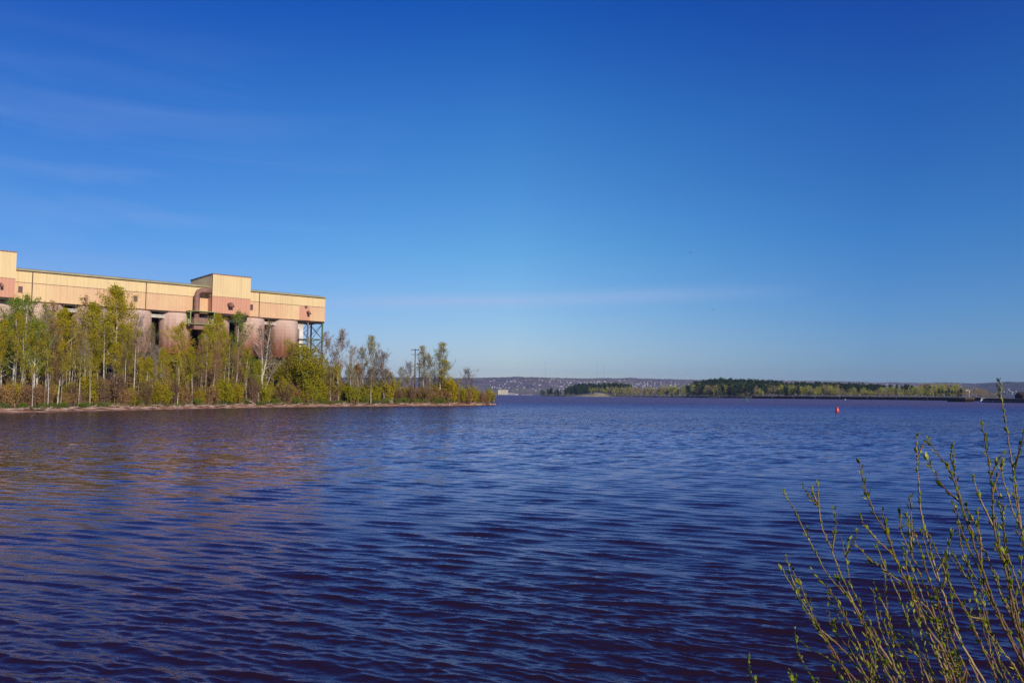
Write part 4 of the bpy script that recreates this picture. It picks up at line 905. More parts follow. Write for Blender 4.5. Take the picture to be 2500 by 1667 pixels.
def pier():
    a = onz(2356, 981.2); root = empty('pier_block', (a.x, a.y, 0), label='dark rusty sheet pile cell at the end of the dock', cat='pier')
    b = onz(2396, 981.6); L_ = b.x-a.x; z = at(2370, 972.0, a.y).z
    mb = MB(); n = 14
    for i in range(n):
        x0_, x1_ = L_*i/n, L_*(i+1)/n; dy = .35 if i % 2 else 0; mb.box(x0_, x1_, dy, 26, -1, z-.3)
    mb.build('piling', M['sheet'], root); mb = MB(); mb.box(-.3, L_+.3, -.4, 26.3, z-.3+.003, z); mb.build('cap', M['cap'], root)
    # dock to the right: deck on piles with a light timber face
    a = onz(2396.5, 982); root = empty('dock', (a.x, a.y, 0), label='long low timber dock with upright slats reaching the right edge', cat='dock')
    b = onz(2700, 986.5); d = Vector((b.x-a.x, b.y-a.y, 0)); L_ = d.length; root.rotation_euler = (0, 0, math.atan2(d.y, d.x)); zt_ = z+.1
    mb = MB(); mb.box(0.1, L_, .3, 12, zt_-.35, zt_); mb.build('deck', M['cap'], root)
    mb = MB(); mb.box(0.1, L_, 1.6, 2.0, -.5, zt_-.36); mb.build('backdrop_wall', M['sheet'], root)
    mb = MB(); x = .3
    while x < L_: mb.box(x, x+.28, .5, .8, 1.0, zt_-.36); x += 1.05
    mb.build('slats', M['steel_red'], root)
    mb = MB(); mb.box(.1, L_, -.2, .29, .75, 1.15); mb.build('waling', M['cap'], root); mb = MB(); mb.box(.1, L_, .0, .35, -.5, .74); mb.build('fender', M['sheet'], root)
    for f in (.03, .06, .11, .27, .42, .50): mb = MB(); mb.box(L_*f-.35, L_*f+.35, -.5, -.21, .7, 1.5); mb.build('bumper', M['white'], root)
    mb = MB(); mb.box(L_*.56-.8, L_*.56+.8, -.4, -.21, .1, 1.0); mb.build('panel', mat('yellow_panel', (.6, .6, .12), .6, var=(.5, .5, .1)), root)
    # small white boat-like float beside the block
    q = onz(2399, 979.0); fl = empty('float', (q.x, q.y-1.5, 0)); mb = MB(); mb.box(-3.2, 3.0, -.8, .8, -.1, 1.3); mb.build('hull', M['white'], fl)
    mb = MB(); mb.box(-2.6, 2.2, -.6, .6, 1.303, 3.2); mb.build('cabin', M['grey_bldg'], fl); tag(fl, 'small white float moored between the dark block and the dock', 'float')
    # shed at the right edge
    q = at(2496, 975, a.y+4); sh = empty('dock_shed', (q.x, q.y, zt_)); wz = at(2498, 962, q.y).z-zt_
    mb = MB(); mb.box(0, 14, 0, 9, 0, wz-1); mb.build('wall', M['sheet'], sh)
    mb = MB(); mb.face([(-.3, -.3, wz-.997), (14.3, -.3, wz-.997), (14.3, 4.5, wz+1.6), (-.3, 4.5, wz+1.6)]); mb.face([(-.3, 9.3, wz-.997), (-.3, 4.5, wz+1.6), (14.3, 4.5, wz+1.6), (14.3, 9.3, wz-.997)]); mb.face([(-.3, -.3, wz-.997), (-.3, 4.5, wz+1.6), (-.3, 9.3, wz-.997)]); mb.build('roof', M['steel_dark'], sh)
    tag(sh, 'dark shed standing on the dock at the right edge', 'shed')
    # floodlight mast
    p = isl_pt(2366, 3); o = empty('floodlight_mast', (p.x, p.y, 3.2)); top = at(2366, 955, p.y).z-3.2
    mb = MB(); mb.tube([(0, 0, 0), (0, 0, top)], [.22, .14], 8); mb.build('mast', M['white'], o)
    mb = MB(); mb.box(-3.4, .6, -.12, .12, top-.1, top+.15); mb.build('bracket', M['steel_dark'], o)
    for xx, zz in ((.1, -.1), (-1.5, 1.0), (-3.0, .9)): mb = MB(); mb.box(xx-.5, xx+.5, -.6, -.13, top+zz-.4, top+zz+.55); mb.build('floodlight', M['white'], o)
    tag(o, 'white floodlight mast with lamps on a bracket behind the wall', 'light mast')
pier()

# far trees: pines and leafing trees, each a thing
def far_pine(seed, H=18, wd=3.6):
    rng = random.Random(seed); random.seed(seed); root = empty('pine_tree'); mb = MB()
    mb.tube([(0, 0, -.5), (rng.gauss(0, .2), 0, H*.5), (rng.gauss(0, .3), 0, H*.94)], [.28, .2, .06], 5); mb.build('trunk', M['dark_bark'], root)
    mb = MB(); n = 15
    for i in range(n):
        t = i/(n-1); z = H*(.16+.80*t); env = wd*(1.0-.62*t**1.6)*rng.uniform(.7, 1.1)
        for k in range(7):
            a = k*2.4+i*1.3+rng.gauss(0, .3); rr = env*rng.uniform(.45, 1.05); c = Vector((math.cos(a)*rr, math.sin(a)*rr, z+rng.gauss(0, .5)+rr*.1))
            mb.tube([(0, 0, z-.3), c], [.07, .03], 3, caps=False)
            for m_ in range(9):
                f = rng.uniform(.4, 1.08); q = Vector((c.x*f, c.y*f, c.z))+Vector((rng.gauss(0, .45), rng.gauss(0, .45), rng.gauss(0, .35)))
                mb.leaf(q, (rng.gauss(0, 1), rng.gauss(0, 1), rng.uniform(0, 1.2)), rng.uniform(.4, .9), rng.uniform(.6, 1.3))
    mb.build('crown', M['pine'], root); return root
def far_leafy(seed, mname, H=15, wd=3.0, cnt=620, name='leafing_tree', size=.75):
    rng = random.Random(seed); random.seed(seed); root = empty(name); mb = MB()
    mb.tube([(0, 0, -.5), (rng.gauss(0, .2), 0, H*.5), (rng.gauss(0, .4), 0, H*.9)], [.2, .14, .05], 5); mb.build('trunk', M['grey_twig'], root); mb = MB()
    for i in range(16):
        a = rng.uniform(0, 6.28); z = H*rng.uniform(.2, .8); rr = wd*rng.uniform(.4, .9); c = Vector((math.cos(a)*rr, math.sin(a)*rr, z+rr*1.1)); mb.tube([(0, 0, z-.3), c], [.07, .03], 3, caps=False)
        for m_ in range(cnt//16):
            q = c+Vector((rng.gauss(0, wd*.24), rng.gauss(0, wd*.24), rng.gauss(0, H*.085))); mb.leaf(q, (rng.gauss(0, .5), rng.gauss(0, .5), 1), size*rng.uniform(.3, .7), size*rng.uniform(.8, 1.6))
    mb.build('crown', M[mname], root); return root
reg('pine', far_pine(1), far_pine(2, 18, 3.0), far_pine(3, 18, 4.2))
reg('fyg', far_leafy(4, 'far_yg'), far_leafy(5, 'far_yg', 15, 2.4))
reg('fbare', far_leafy(6, 'far_bare', 15, 3.2, 420), far_leafy(7, 'far_bare', 15, 2.6, 380))
reg('fbush', far_leafy(8, 'far_bare', 6, 2.6, 300, 'bush', .6), far_leafy(9, 'far_yg', 6, 2.8, 320, 'bush', .6))
ZI = [(1355, 'at the left tip of the island'), (1385, 'just left of the pine hump'), (1425, 'on the left shoulder of the hump'), (1470, 'behind the sandy bank'), (1510, 'right of the sandy bank'), (1550, 'on the right shoulder of the hump'), (1590, 'on the low stretch after the hump'), (1630, 'in the middle of the low stretch'), (1672, 'at the bright grove left of the headland'),
 (1710, 'on the dark left edge of the headland'), (1750, 'at the highest part of the headland'), (1795, 'just right of the headland top'), (1840, 'behind the green buoy'), (1890, 'at the left end of the dark wall'), (1945, 'behind the wall left of the bright grove'), (1995, 'at the left of the bright grove behind the wall'), (2045, 'behind the red buoy'), (2100, 'behind the wall right of the red buoy'),
 (2150, 'behind the wall below the ridge gap'), (2200, 'behind the wall left of the last pines'), (2250, 'among the last pines behind the wall'), (2300, 'on the last green rise'), (2345, 'left of the floodlight mast'), (2385, 'right of the floodlight mast'), (9999, 'at the right tip of the island')]
def zone2(x):
    for a_, n_ in ZI:
        if x < a_: return n_
FT = {'pine': ('dark green pine', 'tree', 'pines on the island'), 'fyg': ('slim yellow green tree', 'tree', 'yellow green trees on the island'), 'fbare': ('brownish leafless tree', 'tree', 'leafless trees on the island'), 'fbush': ('low brown or green bush', 'shrub', 'bushes on the island')}
random.seed(21)
def fpx(kind, x, ytop, w, H, sxy=1.0):
    p = isl_pt(x, w); zt_ = EYE+ray(x, ytop).z/ray(x, ytop).y*p.y; s = (zt_-p.z)/H*1.03
    if s < .15: return
    k = FT[kind]; place(kind, p, s, random.uniform(0, 6.28), ('tall ' if s*H > 19 else 'small ' if s*H < 11 and H > 10 else '')+k[0]+(', back row,' if w > 105 else ', front row,' if w < 45 and H > 10 else '')+' '+zone2(x), k[1], k[2], sxy=s*sxy*random.uniform(.9, 1.15))
top_x = [1325, 1345, 1372, 1385, 1400, 1420, 1470, 1530, 1545, 1600, 1660, 1672, 1690, 1705, 1755, 1800, 1900, 1920, 1990, 2060, 2100, 2200, 2250, 2300, 2330, 2380, 2410, 2440]
top_y = [952, 950, 952, 946, 939, 937, 936.5, 937, 944, 947, 945, 946, 934, 930, 926, 927, 931, 936, 934, 936, 938, 940, 937, 945, 948, 948, 954, 962]
# back row pines
def topy(x): return float(np.interp(x, top_x, top_y))
for (a, b, step, w0, w1, kinds, dy) in (
    (1321, 1374, 3.6, 20, 60, ['pine', 'pine', 'pine', 'fbare'], 0), (1380, 1545, 3.4, 110, 220, ['pine'], 0), (1378, 1440, 4.5, 40, 100, ['pine'], 6),
    (1545, 1668, 7, 120, 220, ['pine', 'fbare'], 2), (1675, 1920, 3.3, 80, 220, ['pine', 'pine', 'pine', 'pine', 'fyg'], 0), (1675, 1860, 4.6, 25, 80, ['pine', 'pine', 'fyg'], 9),
    (1920, 2160, 4.0, 90, 200, ['pine'], 0), (2160, 2270, 4.6, 80, 170, ['pine', 'pine', 'fyg'], 1), (2270, 2380, 7, 60, 130, ['pine', 'fbare', 'fbare'], 1)):
    x = a
    while x < b:
        fpx(random.choice(kinds), x, topy(x)+dy+random.uniform(-1.5, 3.5), random.uniform(w0, w1), 18 if True else 15, 1.15); x += step*random.uniform(.7, 1.3)
# front rows of leafing trees
for (a, b, step, y0_, y1_, w0, w1, kinds) in (
    (1435, 1545, 5, 944, 953, 45, 90, ['fyg', 'fbare', 'fyg']), (1520, 1625, 4.0, 944, 952, 25, 80, ['fbare', 'fbare', 'fyg']), (1610, 1668, 4, 942, 951, 20, 70, ['fyg', 'fyg', 'fbare']),
    (1700, 1800, 7, 936, 952, 12, 50, ['fyg', 'fyg', 'fbare']), (1800, 1940, 8, 942, 953, 14, 50, ['pine', 'fbare', 'fyg']), (1900, 1955, 5, 938, 948, 14, 40, ['pine', 'fyg']),
    (1945, 2045, 4.0, 940, 950, 15, 50, ['fyg', 'fyg', 'fyg', 'fbare']), (2045, 2290, 4.6, 946, 957, 15, 55, ['fyg', 'fbare', 'fyg', 'fbare']), (2240, 2345, 4.4, 936, 946, 90, 150, ['fyg', 'fyg', 'fbare']),
    (2265, 2345, 8, 950, 958, 15, 60, ['pine']), (2330, 2410, 4.2, 945, 956, 40, 120, ['fbare', 'fbare']), (2400, 2445, 5, 955, 962, 10, 60, ['fbare'])):
    x = a
    while x < b:
        k = random.choice(kinds); fpx(k, x, random.uniform(y0_, y1_), random.uniform(w0, w1), 18 if k == 'pine' else 15, 1.1); x += step*random.uniform(.7, 1.3)
fpx('pine', 2346, 950, 20, 18, 1.5); fpx('pine', 1448, 953, 30, 18, 1.4); fpx('pine', 1345, 946.5, 30, 18, 1.3); fpx('pine', 1362, 951, 30, 18, 1.3)
x = 1330
while x < 2420:
    x += random.uniform(8, 15)
    if 1400 < x < 1500 : continue
    fpx('fbush', x, float(np.interp(x, [1330, 2400], [960, 963]))+random.uniform(-3, 2.5), random.uniform(8, 22), 6.6, 1.2)

# ------------------------------------------------------------------ far hills, houses, elevator, masts
RX = [-900, 0, 800, 1150, 1180, 1224, 1335, 1423, 1467, 1534, 1644, 1700, 1748, 1785, 1895, 1973, 2061, 2120, 2196, 2255, 2314, 2376, 2431, 2500, 2800, 3200]
RY = [912, 915, 921, 923, 922, 921, 921.5, 924, 923, 923.7, 925.7, 927, 925.5, 927.5, 929.4, 930, 930.8, 933.3, 935.3, 934.3, 933.3, 936.3, 934, 933.3, 933, 936]
HY0, HY1 = 5200.0, 7200.0
def ridge(x): 
    y = float(np.interp(x, RX, RY)); d = ray(x, y); return EYE+d.z/d.y*HY1
def hill_h(x, Y):
    t = (Y-HY0)/(HY1-HY0)
    base = 2.5+(ridge(x)-2.5)*(ss(-.02, 1.0, t)*.55+.45*min(1, max(0, t)))
    n = 7*math.sin(x*.021+t*7)+5*math.sin(x*.047-t*11+2)+3*math.sin(x*.11+t*23)
    return base+n*ss(.03, .3, t)*(1-ss(.85, 1, t))
def hills():
    xs = np.linspace(-900, 3200, 1000); Ys = np.concatenate([[HY0-60], np.linspace(HY0, HY1, 60), np.linspace(HY1+100, HY1+1300, 5)]); V = []
    rng = np.random.default_rng(2)
    for Y in Ys:
        for x in xs:
            t = tx(x, 950); z = hill_h(x, min(Y, HY1)) if Y >= HY0 else -1.0
            if Y > HY0+50: z += rng.uniform(-1, 1)*3.2
            if Y > HY1: z -= (Y-HY1)*.03
            V.append((t*Y, Y, z))
    o = grid_mesh('hills', np.array(V), len(Ys), len(xs), M['hill'], smooth=False); o.data.materials.append(M['hill2'])
    nc = len(xs)-1; mi = np.zeros((len(Ys)-1)*nc, dtype=np.int32)
    for c_ in range(nc):
        if xs[c_] > 2290:
            for r_ in range(len(Ys)-1):
                if rng.random() < min(1, (xs[c_]-2290)/110): mi[r_*nc+c_] = 1
    if len(o.data.polygons) == len(mi): o.data.polygons.foreach_set('material_index', mi)
    tag(o, kind='structure')
hills()
def house_proto(w, d, h, name='house'):
    mb = MB(); mb.box(-w/2, w/2, -d/2, d/2, -3, h); mb.k = 1; r = h+d*.28; e = .4
    mb.face([(-w/2-e, -d/2-e, h+.003), (w/2+e, -d/2-e, h+.003), (w/2+e, 0, r), (-w/2-e, 0, r)]); mb.face([(-w/2-e, d/2+e, h+.003), (-w/2-e, 0, r), (w/2+e, 0, r), (w/2+e, d/2+e, h+.003)])
    mb.k = 0; mb.face([(-w/2, -d/2, h), (-w/2, 0, r-.1), (-w/2, d/2, h)]); mb.face([(w/2, -d/2, h), (w/2, d/2, h), (w/2, 0, r-.1)])
    me_o = mb.build(name, [M['house_wall'], M['house_roof']]); return me_o
random.seed(33)
hp = [house_proto(11, 9, 6.5), house_proto(14, 9, 7), house_proto(22, 11, 8)]; hused = [False]*3
def put_house(x, Y, i, lb, gr):
    o = hp[i] if not hused[i] else hp[i].copy()
    if hused[i]: C.objects.link(o)
    hused[i] = True
    t = tx(x, 950); o.location = (t*Y, Y, hill_h(x, Y)+2.5); o.rotation_euler = (0, 0, random.gauss(.2, .5)); s = random.uniform(.5, .9); o.scale = (s, s, s)
    tag(o, lb, 'house', gr)
for (a, b, t0, t1, n, lb) in ((1196, 1330, .25, .72, 46, 'small pale house on the wooded hillside above the cream grain elevator'),
        (1330, 1400, .3, .70, 44, 'small white house on the slope above the left end of the island'),
        (1390, 1480, .42, .70, 44, 'small white house on the slope above the pine hump'),
        (1480, 1545, .50, .80, 16, 'small white house on the slope left of the water tower'),
        (1535, 1625, .38, .66, 56, 'small white house in the dense cluster right of the water tower'),
        (1625, 1715, .35, .62, 34, 'small pale house on the slope left of the middle headland'),
        (2150, 2250, .5, .7, 12, 'small pale house glimpsed above the gap in the island trees'),
        (2425, 2500, .1, .42, 22, 'small pale house low on the dark hillside above the dock')):
    for k in range(n):
        x = random.uniform(a, b); t = random.uniform(t0, t1); t = t0+(t1-t0)*(round((t-t0)/(t1-t0)*6)/6+random.gauss(0, .035))
        put_house(x, HY0+(HY1-HY0)*t, random.choices([0, 1, 2], [6, 4, 1])[0], lb, 'houses on the far hillside')
for x, t, lb in ((1910, .80, 'white house pair left of the two on the ridge above the wall'), (1917, .80, 'wide white house on the ridge above the wall'), (2462, .50, 'long white building on the dark hillside above the dock')):
    put_house(x, HY0+(HY1-HY0)*t, 2, lb, None)
# grain elevator
def elevator():
    Y = 5120.0; a = at(1216, 965, Y); b = at(1240.5, 965, Y); Wd = b.x-a.x; top = at(1228, 951.5, Y).z; o = empty('grain_elevator', (a.x, Y, 2.0), label='large cream grain elevator on the far shore', cat='grain elevator'); h = top-2
    mb = MB(); mb.box(0, Wd*.30, 0, 30, 0, h*.99); mb.build('headhouse', M['cream_bldg'], o)
    mb = MB(); n = 8
    for i in range(n):
        r = Wd*.66/n/2; mb.lathe([(r, 0), (r, h*.86), (0, h*.86)], 14, cx=Wd*.32+r+2*r*i, cy=r+2)
    mb.build('silos', M['cream_bldg'], o, smooth=False)
    mb = MB(); mb.box(Wd*.31, Wd, 1.0, 22, h*.86+.05, h*1.0); mb.build('gallery', M['cream_bldg'], o)
    mb = MB()
    for i in range(6): mb.box(Wd*(.36+.1*i), Wd*(.40+.1*i), .6, .95, h*.90, h*.95)
    mb.box(Wd*.02, Wd*.28, -.4, -.05, h*.18, h*.24); mb.build('windows', M['glass'], o)
    mb = MB(); mb.box(Wd*.2, Wd*.22, 8, 9, h, h*1.12); mb.box(Wd*.6, Wd*.72, 8, 14, h+.05, h*1.07); mb.build('roof_vents', M['grey_bldg'], o)
    for (x0_, x1_, yt, m, lb) in ((1241, 1257, 958.5, 'grey_bldg', 'grey shed beside the cream grain elevator'), (1257.5, 1266, 961, 'white', 'low white shed right of the grey one'), (1272, 1300, 962.3, 'grey_bldg', 'long low brown warehouse on the far shore'), (1195, 1213, 962, 'white', 'low white shed left of the grain elevator')):
        a = at(x0_, 965, Y); b = at(x1_, 965, Y); t = at(x0_, yt, Y).z; s = empty('shed', (a.x, Y+3, 2), label=lb, cat='shed'); w_ = b.x-a.x
        mb = MB(); mb.box(0, w_, 0, 20, 0, t-3.5); mb.build('wall', M[m], s); mb = MB(); mb.face([(-.5, -.5, t-3.49), (w_+.5, -.5, t-3.49), (w_+.5, 10, t-1.5), (-.5, 10, t-1.5)]); mb.face([(-.5, 20.5, t-3.49), (-.5, 10, t-1.5), (w_+.5, 10, t-1.5), (w_+.5, 20.5, t-3.49)]); mb.build('roof', M['house_roof'], s)
elevator()
# shore trees at the far edge
for x in (1298, 1304, 1309, 1313):
    pass
for (x, yt, w_, lb) in ((1265, 904, .8, 'leftmost thin radio mast on the ridge'), (1331.5, 880, 1.5, 'tall dark radio mast left of the ridge dip'), (1356, 908, .9, 'short mast right of the tall dark one'), (1421, 911, .7, 'faint short mast in the dip of the ridge'),
                    (1457.5, 882, 1.5, 'tallest mast of the right group'), (1464.5, 912, .9, 'short mast between the two right ones'), (1473.5, 888, 1.1, 'pale striped mast right of the tallest one')):
    Y = HY1-30; t = tx(x, 920); zb_ = hill_h(x, Y)-2; top = at(x, yt, Y).z; o = empty('radio_mast', (t*Y, Y, zb_), label=lb, cat='radio mast'); h = top-zb_; w_ *= 1.1
    mb = MB()
    for k in range(3): mb.tube([(w_*math.cos(k*2.09), w_*math.sin(k*2.09), 0), (w_*math.cos(k*2.09), w_*math.sin(k*2.09), h)], .16, 4)
    z = 0
    while z < h-4:
        for k in range(3): mb.tube([(w_*math.cos(k*2.09), w_*math.sin(k*2.09), z), (w_*math.cos((k+1)*2.09), w_*math.sin((k+1)*2.09), z+4)], .10, 3, caps=False)
        z += 4
    mb.build('lattice', M['mast'], o); mb = MB(); mb.tube([(0, 0, h), (0, 0, h+6)], .12, 4); mb.build('antenna', M['mast'], o)
def water_tower():
    x = 1530; Y = HY1-60; t = tx(x, 920); zb_ = hill_h(x, Y)-1; top = at(x, 919.5, Y).z; o = empty('water_tower', (t*Y, Y, zb_), label='white water tower on the ridge', cat='water tower'); h = top-zb_
    mb = MB(); prof = [(2, h*.45)]+[(7.5*math.sin(a), h*.5+ (h*.25)*(1-math.cos(a))) for a in np.linspace(.5, math.pi, 9)]; mb.lathe(prof, 16); mb.build('tank', M['white'], o, smooth=True)
    mb = MB(); mb.lathe([(2, -2), (1.5, h*.5)], 12); mb.build('stem', M['white'], o)
water_tower()

# ------------------------------------------------------------------ buoys and birds
p = onz(2043.5, 1006); o = empty('nun_buoy', (p.x, p.y, 0), label='red tapered buoy floating on the open water', cat='buoy')
mb = MB(); s = 1.5
mb.lathe([(.0, -.35), (.34, -.3), (.455, -.05), (.475, .12), (.47, .35), (.43, .55), (.30, .95), (.17, 1.32), (.13, 1.38), (0.0, 1.40)], 32); mb.build('hull', M['buoy_red'], o, smooth=True)
mb = MB(); mb.tube([(0.08*math.cos(a), 0, 1.41+.08*math.sin(a)) for a in np.linspace(0, math.pi, 9)], .018, 6); mb.build('lifting_eye', M['steel_dark'], o)
o.scale = (1.02, 1.02, 1.03); o.rotation_euler = (0.0, R(3), 0)
p = onz(1822.5, 979.6); o = empty('lighted_buoy', (p.x, p.y, 0), label='green buoy with tower and wide round float, near the island', cat='buoy')
mb = MB(); mb.lathe([(0, -.5), (1.1, -.4), (1.2, .1), (1.1, .45), (.5, .62), (0, .64)], 24); mb.build('float', M['buoy_green'], o, smooth=True)
mb = MB()
for k in range(4): mb.tube([(.55*math.cos(k*1.571+.4), .55*math.sin(k*1.571+.4), .6), (.3*math.cos(k*1.571+.4), .3*math.sin(k*1.571+.4), 2.2)], .06, 5)
mb.box(-.5, .5, -.35, .35, 1.0, 2.0); mb.build('tower', M['buoy_green'], o); mb = MB(); mb.lathe([(.35, 2.2), (.3, 2.35), (.14, 2.4), (.14, 2.75), (0, 2.8)], 12); mb.build('lantern', M['buoy_green'], o)
p = onz(2063, 976.8); o = empty('can_buoy', (p.x, p.y, 0), label='tiny green buoy near the sheet pile wall, left of the red one', cat='buoy')
o['label'] = 'tiny green and white can buoy close to the sheet pile wall'
mb = MB(); mb.lathe([(0, -.3), (.55, -.25), (.6, .3), (.5, 1.3), (0, 1.32)], 16); mb.build('hull', M['buoy_green'], o, smooth=True)
mb = MB(); mb.lathe([(.61, .35), (.53, 1.2)], 16); mb.build('stripe', M['white'], o)
for x, y, Y, lb in ((1685.5, 617, 160, 'tiny white bird high in the sky, the upper one'), (1740, 757, 200, 'tiny white bird in the sky, the lower one')):
    p = at(x, y, Y); o = empty('bird', tuple(p), .4, label=lb, cat='bird'); mb = MB()
    mb.tube([(0, -.22, 0), (0, -.1, .02), (0, .08, .01), (0, .22, 0)], [.02, .055, .05, .015], 8)
    for sx in (-1, 1):
        mb.face([(sx*.03, -.07, .03), (sx*.3, -.10, .12), (sx*.3, .03, .11), (sx*.03, .08, .03)]); mb.face([(sx*.3, -.10, .12), (sx*.62, .04, .04), (sx*.3, .03, .11)])
    mb.build('body', M['white'], o)

# ------------------------------------------------------------------ willow shrub in the foreground
def Z7(u, v): return (1860+u/2.3516, 1000+v/2.3516)
def Z5(u, v): return (1800+u/3.36, 1300+v/3.36)
MAINS = [  # (depth at tip, depth at foot, points tip -> foot)
 [Z7(*q) for q in ((128,470),(178,556),(245,700),(330,860),(380,950),(460,1040),(530,1120),(600,1240),(700,1390),(820,1568))],
 [Z7(*q) for q in ((320,415),(330,570),(350,690),(400,800),(450,940),(500,1050),(560,1180),(640,1310),(720,1430),(800,1540))],
 [Z7(*q) for q in ((140,840),(170,960),(240,1110),(330,1250),(440,1350),(520,1440),(610,1568))],
 [Z7(*q) for q in ((285,915),(340,980),(420,1080),(460,1170),(520,1290),(620,1410),(690,1568))],
 [Z7(*q) for q in ((555,280),(600,470),(650,600),(720,720),(780,880),(820,970),(880,1110),(930,1220),(1030,1360),(1060,1430),(1110,1568))],
 [Z7(*q) for q in ((455,720),(480,850),(510,1010),(560,1110),(640,1250),(700,1400),(770,1568))],
 [Z7(*q) for q in ((530,760),(620,860),(720,930),(820,1005),(900,1090),(960,1150),(1010,1250),(1040,1400),(1090,1568))],
 [Z7(*q) for q in ((705,880),(706,1000),(715,1120),(740,1240),(750,1340),(770,1440),(830,1568))],
 [Z7(*q) for q in ((790,600),(800,700),(860,830),(900,930),(950,1050),(990,1170),(1020,1300),(1010,1400),(1060,1568))],
 [Z7(*q) for q in ((885,150),(890,300),(905,500),(925,650),(960,780),(1010,950),(1050,1080),(1100,1250),(1180,1400),(1280,1568))],
 [Z7(*q) for q in ((960,170),(1010,250),(1075,340),(1110,430),(1150,560),(1200,720),(1260,900),(1320,1070),(1370,1200),(1430,1330),(1505,1470),(1560,1568))],
 [Z7(*q) for q in ((1098,200),(1105,330),(1130,480),(1165,600),(1230,740),(1300,850),(1340,980),(1400,1120),(1470,1270),(1540,1400),(1600,1568))],
 [Z7(*q) for q in ((1265,90),(1295,260),(1320,440),(1328,600),(1340,720),(1380,850),(1420,1000),(1450,1150),(1490,1300),(1560,1568))],
 [(2441,925),(2443,965),(2452,1020),(2462,1080),(2475,1160),(2488,1250),(2500,1330),(2520,1450),(2540,1560),(2560,1667)],
 [Z7(*q) for q in ((1390,285),(1380,370),(1410,480),(1440,580),(1480,670),(1520,760),(1570,900),(1640,1200),(1700,1568))],
 [Z7(*q) for q in ((1375,510),(1385,620),(1395,780),(1410,900),(1425,1050),(1440,1200),(1500,1340),(1580,1568))],
 [Z7(*q) for q in ((185,1260),(210,1390),(260,1490),(305,1568))],
 [Z7(*q) for q in ((205,1310),(300,1385),(400,1440),(480,1500),(560,1568))],
 [Z7(*q) for q in ((375,1120),(390,1220),(440,1300),(520,1400),(620,1568))],
 [Z7(*q) for q in ((400,1470),(440,1520),(480,1568))],
 [Z7(*q) for q in ((490,1330),(530,1410),(580,1500),(620,1568))],
 [Z7(*q) for q in ((990,1010),(1015,1140),(1050,1290),(1090,1430),(1135,1568))],
 [Z7(*q) for q in ((1075,830),(1140,930),(1200,990),(1230,1100),(1260,1230),(1300,1350),(1380,1568))],
 [Z7(*q) for q in ((1120,560),(1130,680),(1150,800),(1190,900),(1260,1010),(1340,1150),(1400,1260),(1505,1440),(1560,1568))],
 [Z7(*q) for q in ((640,985),(680,1080),(715,1150),(735,1250),(790,1330),(880,1400),(960,1470),(1010,1568))],
 [Z7(*q) for q in ((830,1110),(840,1220),(860,1300),(900,1400),(920,1568))],
 [Z7(*q) for q in ((855,1130),(900,1240),(960,1330),(1010,1430),(1080,1568))],
 [Z7(*q) for q in ((1190,1100),(1200,1200),(1250,1330),(1330,1450),(1400,1568))],
 [Z7(*q) for q in ((1250,1170),(1300,1280),(1370,1370),(1440,1460),(1500,1568))],
 [Z7(*q) for q in ((1490,860),(1485,980),(1500,1100),(1540,1300),(1600,1568))],
 [Z7(*q) for q in ((650,1370),(650,1450),(640,1568))],
 [Z5(*q) for q in ((95,1000),(98,1100),(125,1190),(150,1260))],
 [Z5(*q) for q in ((470,1195),(480,1260))],
 [Z7(*q) for q in ((1110,1380),(1130,1480),(1140,1568))],
 [Z7(*q) for q in ((740,1240),(800,1300),(850,1340),(900,1380),(950,1450),(1000,1568))],
 [Z7(*q) for q in ((1440,370),(1450,480),(1470,600),(1500,730),(1560,900),(1640,1200))],
 [(2530, 1010),(2520, 1120),(2510, 1260),(2520, 1400),(2550, 1600)],
 [Z7(*q) for q in ((1345,440),(1370,560),(1385,640),(1400,800),(1470,1000),(1560,1300))],
]
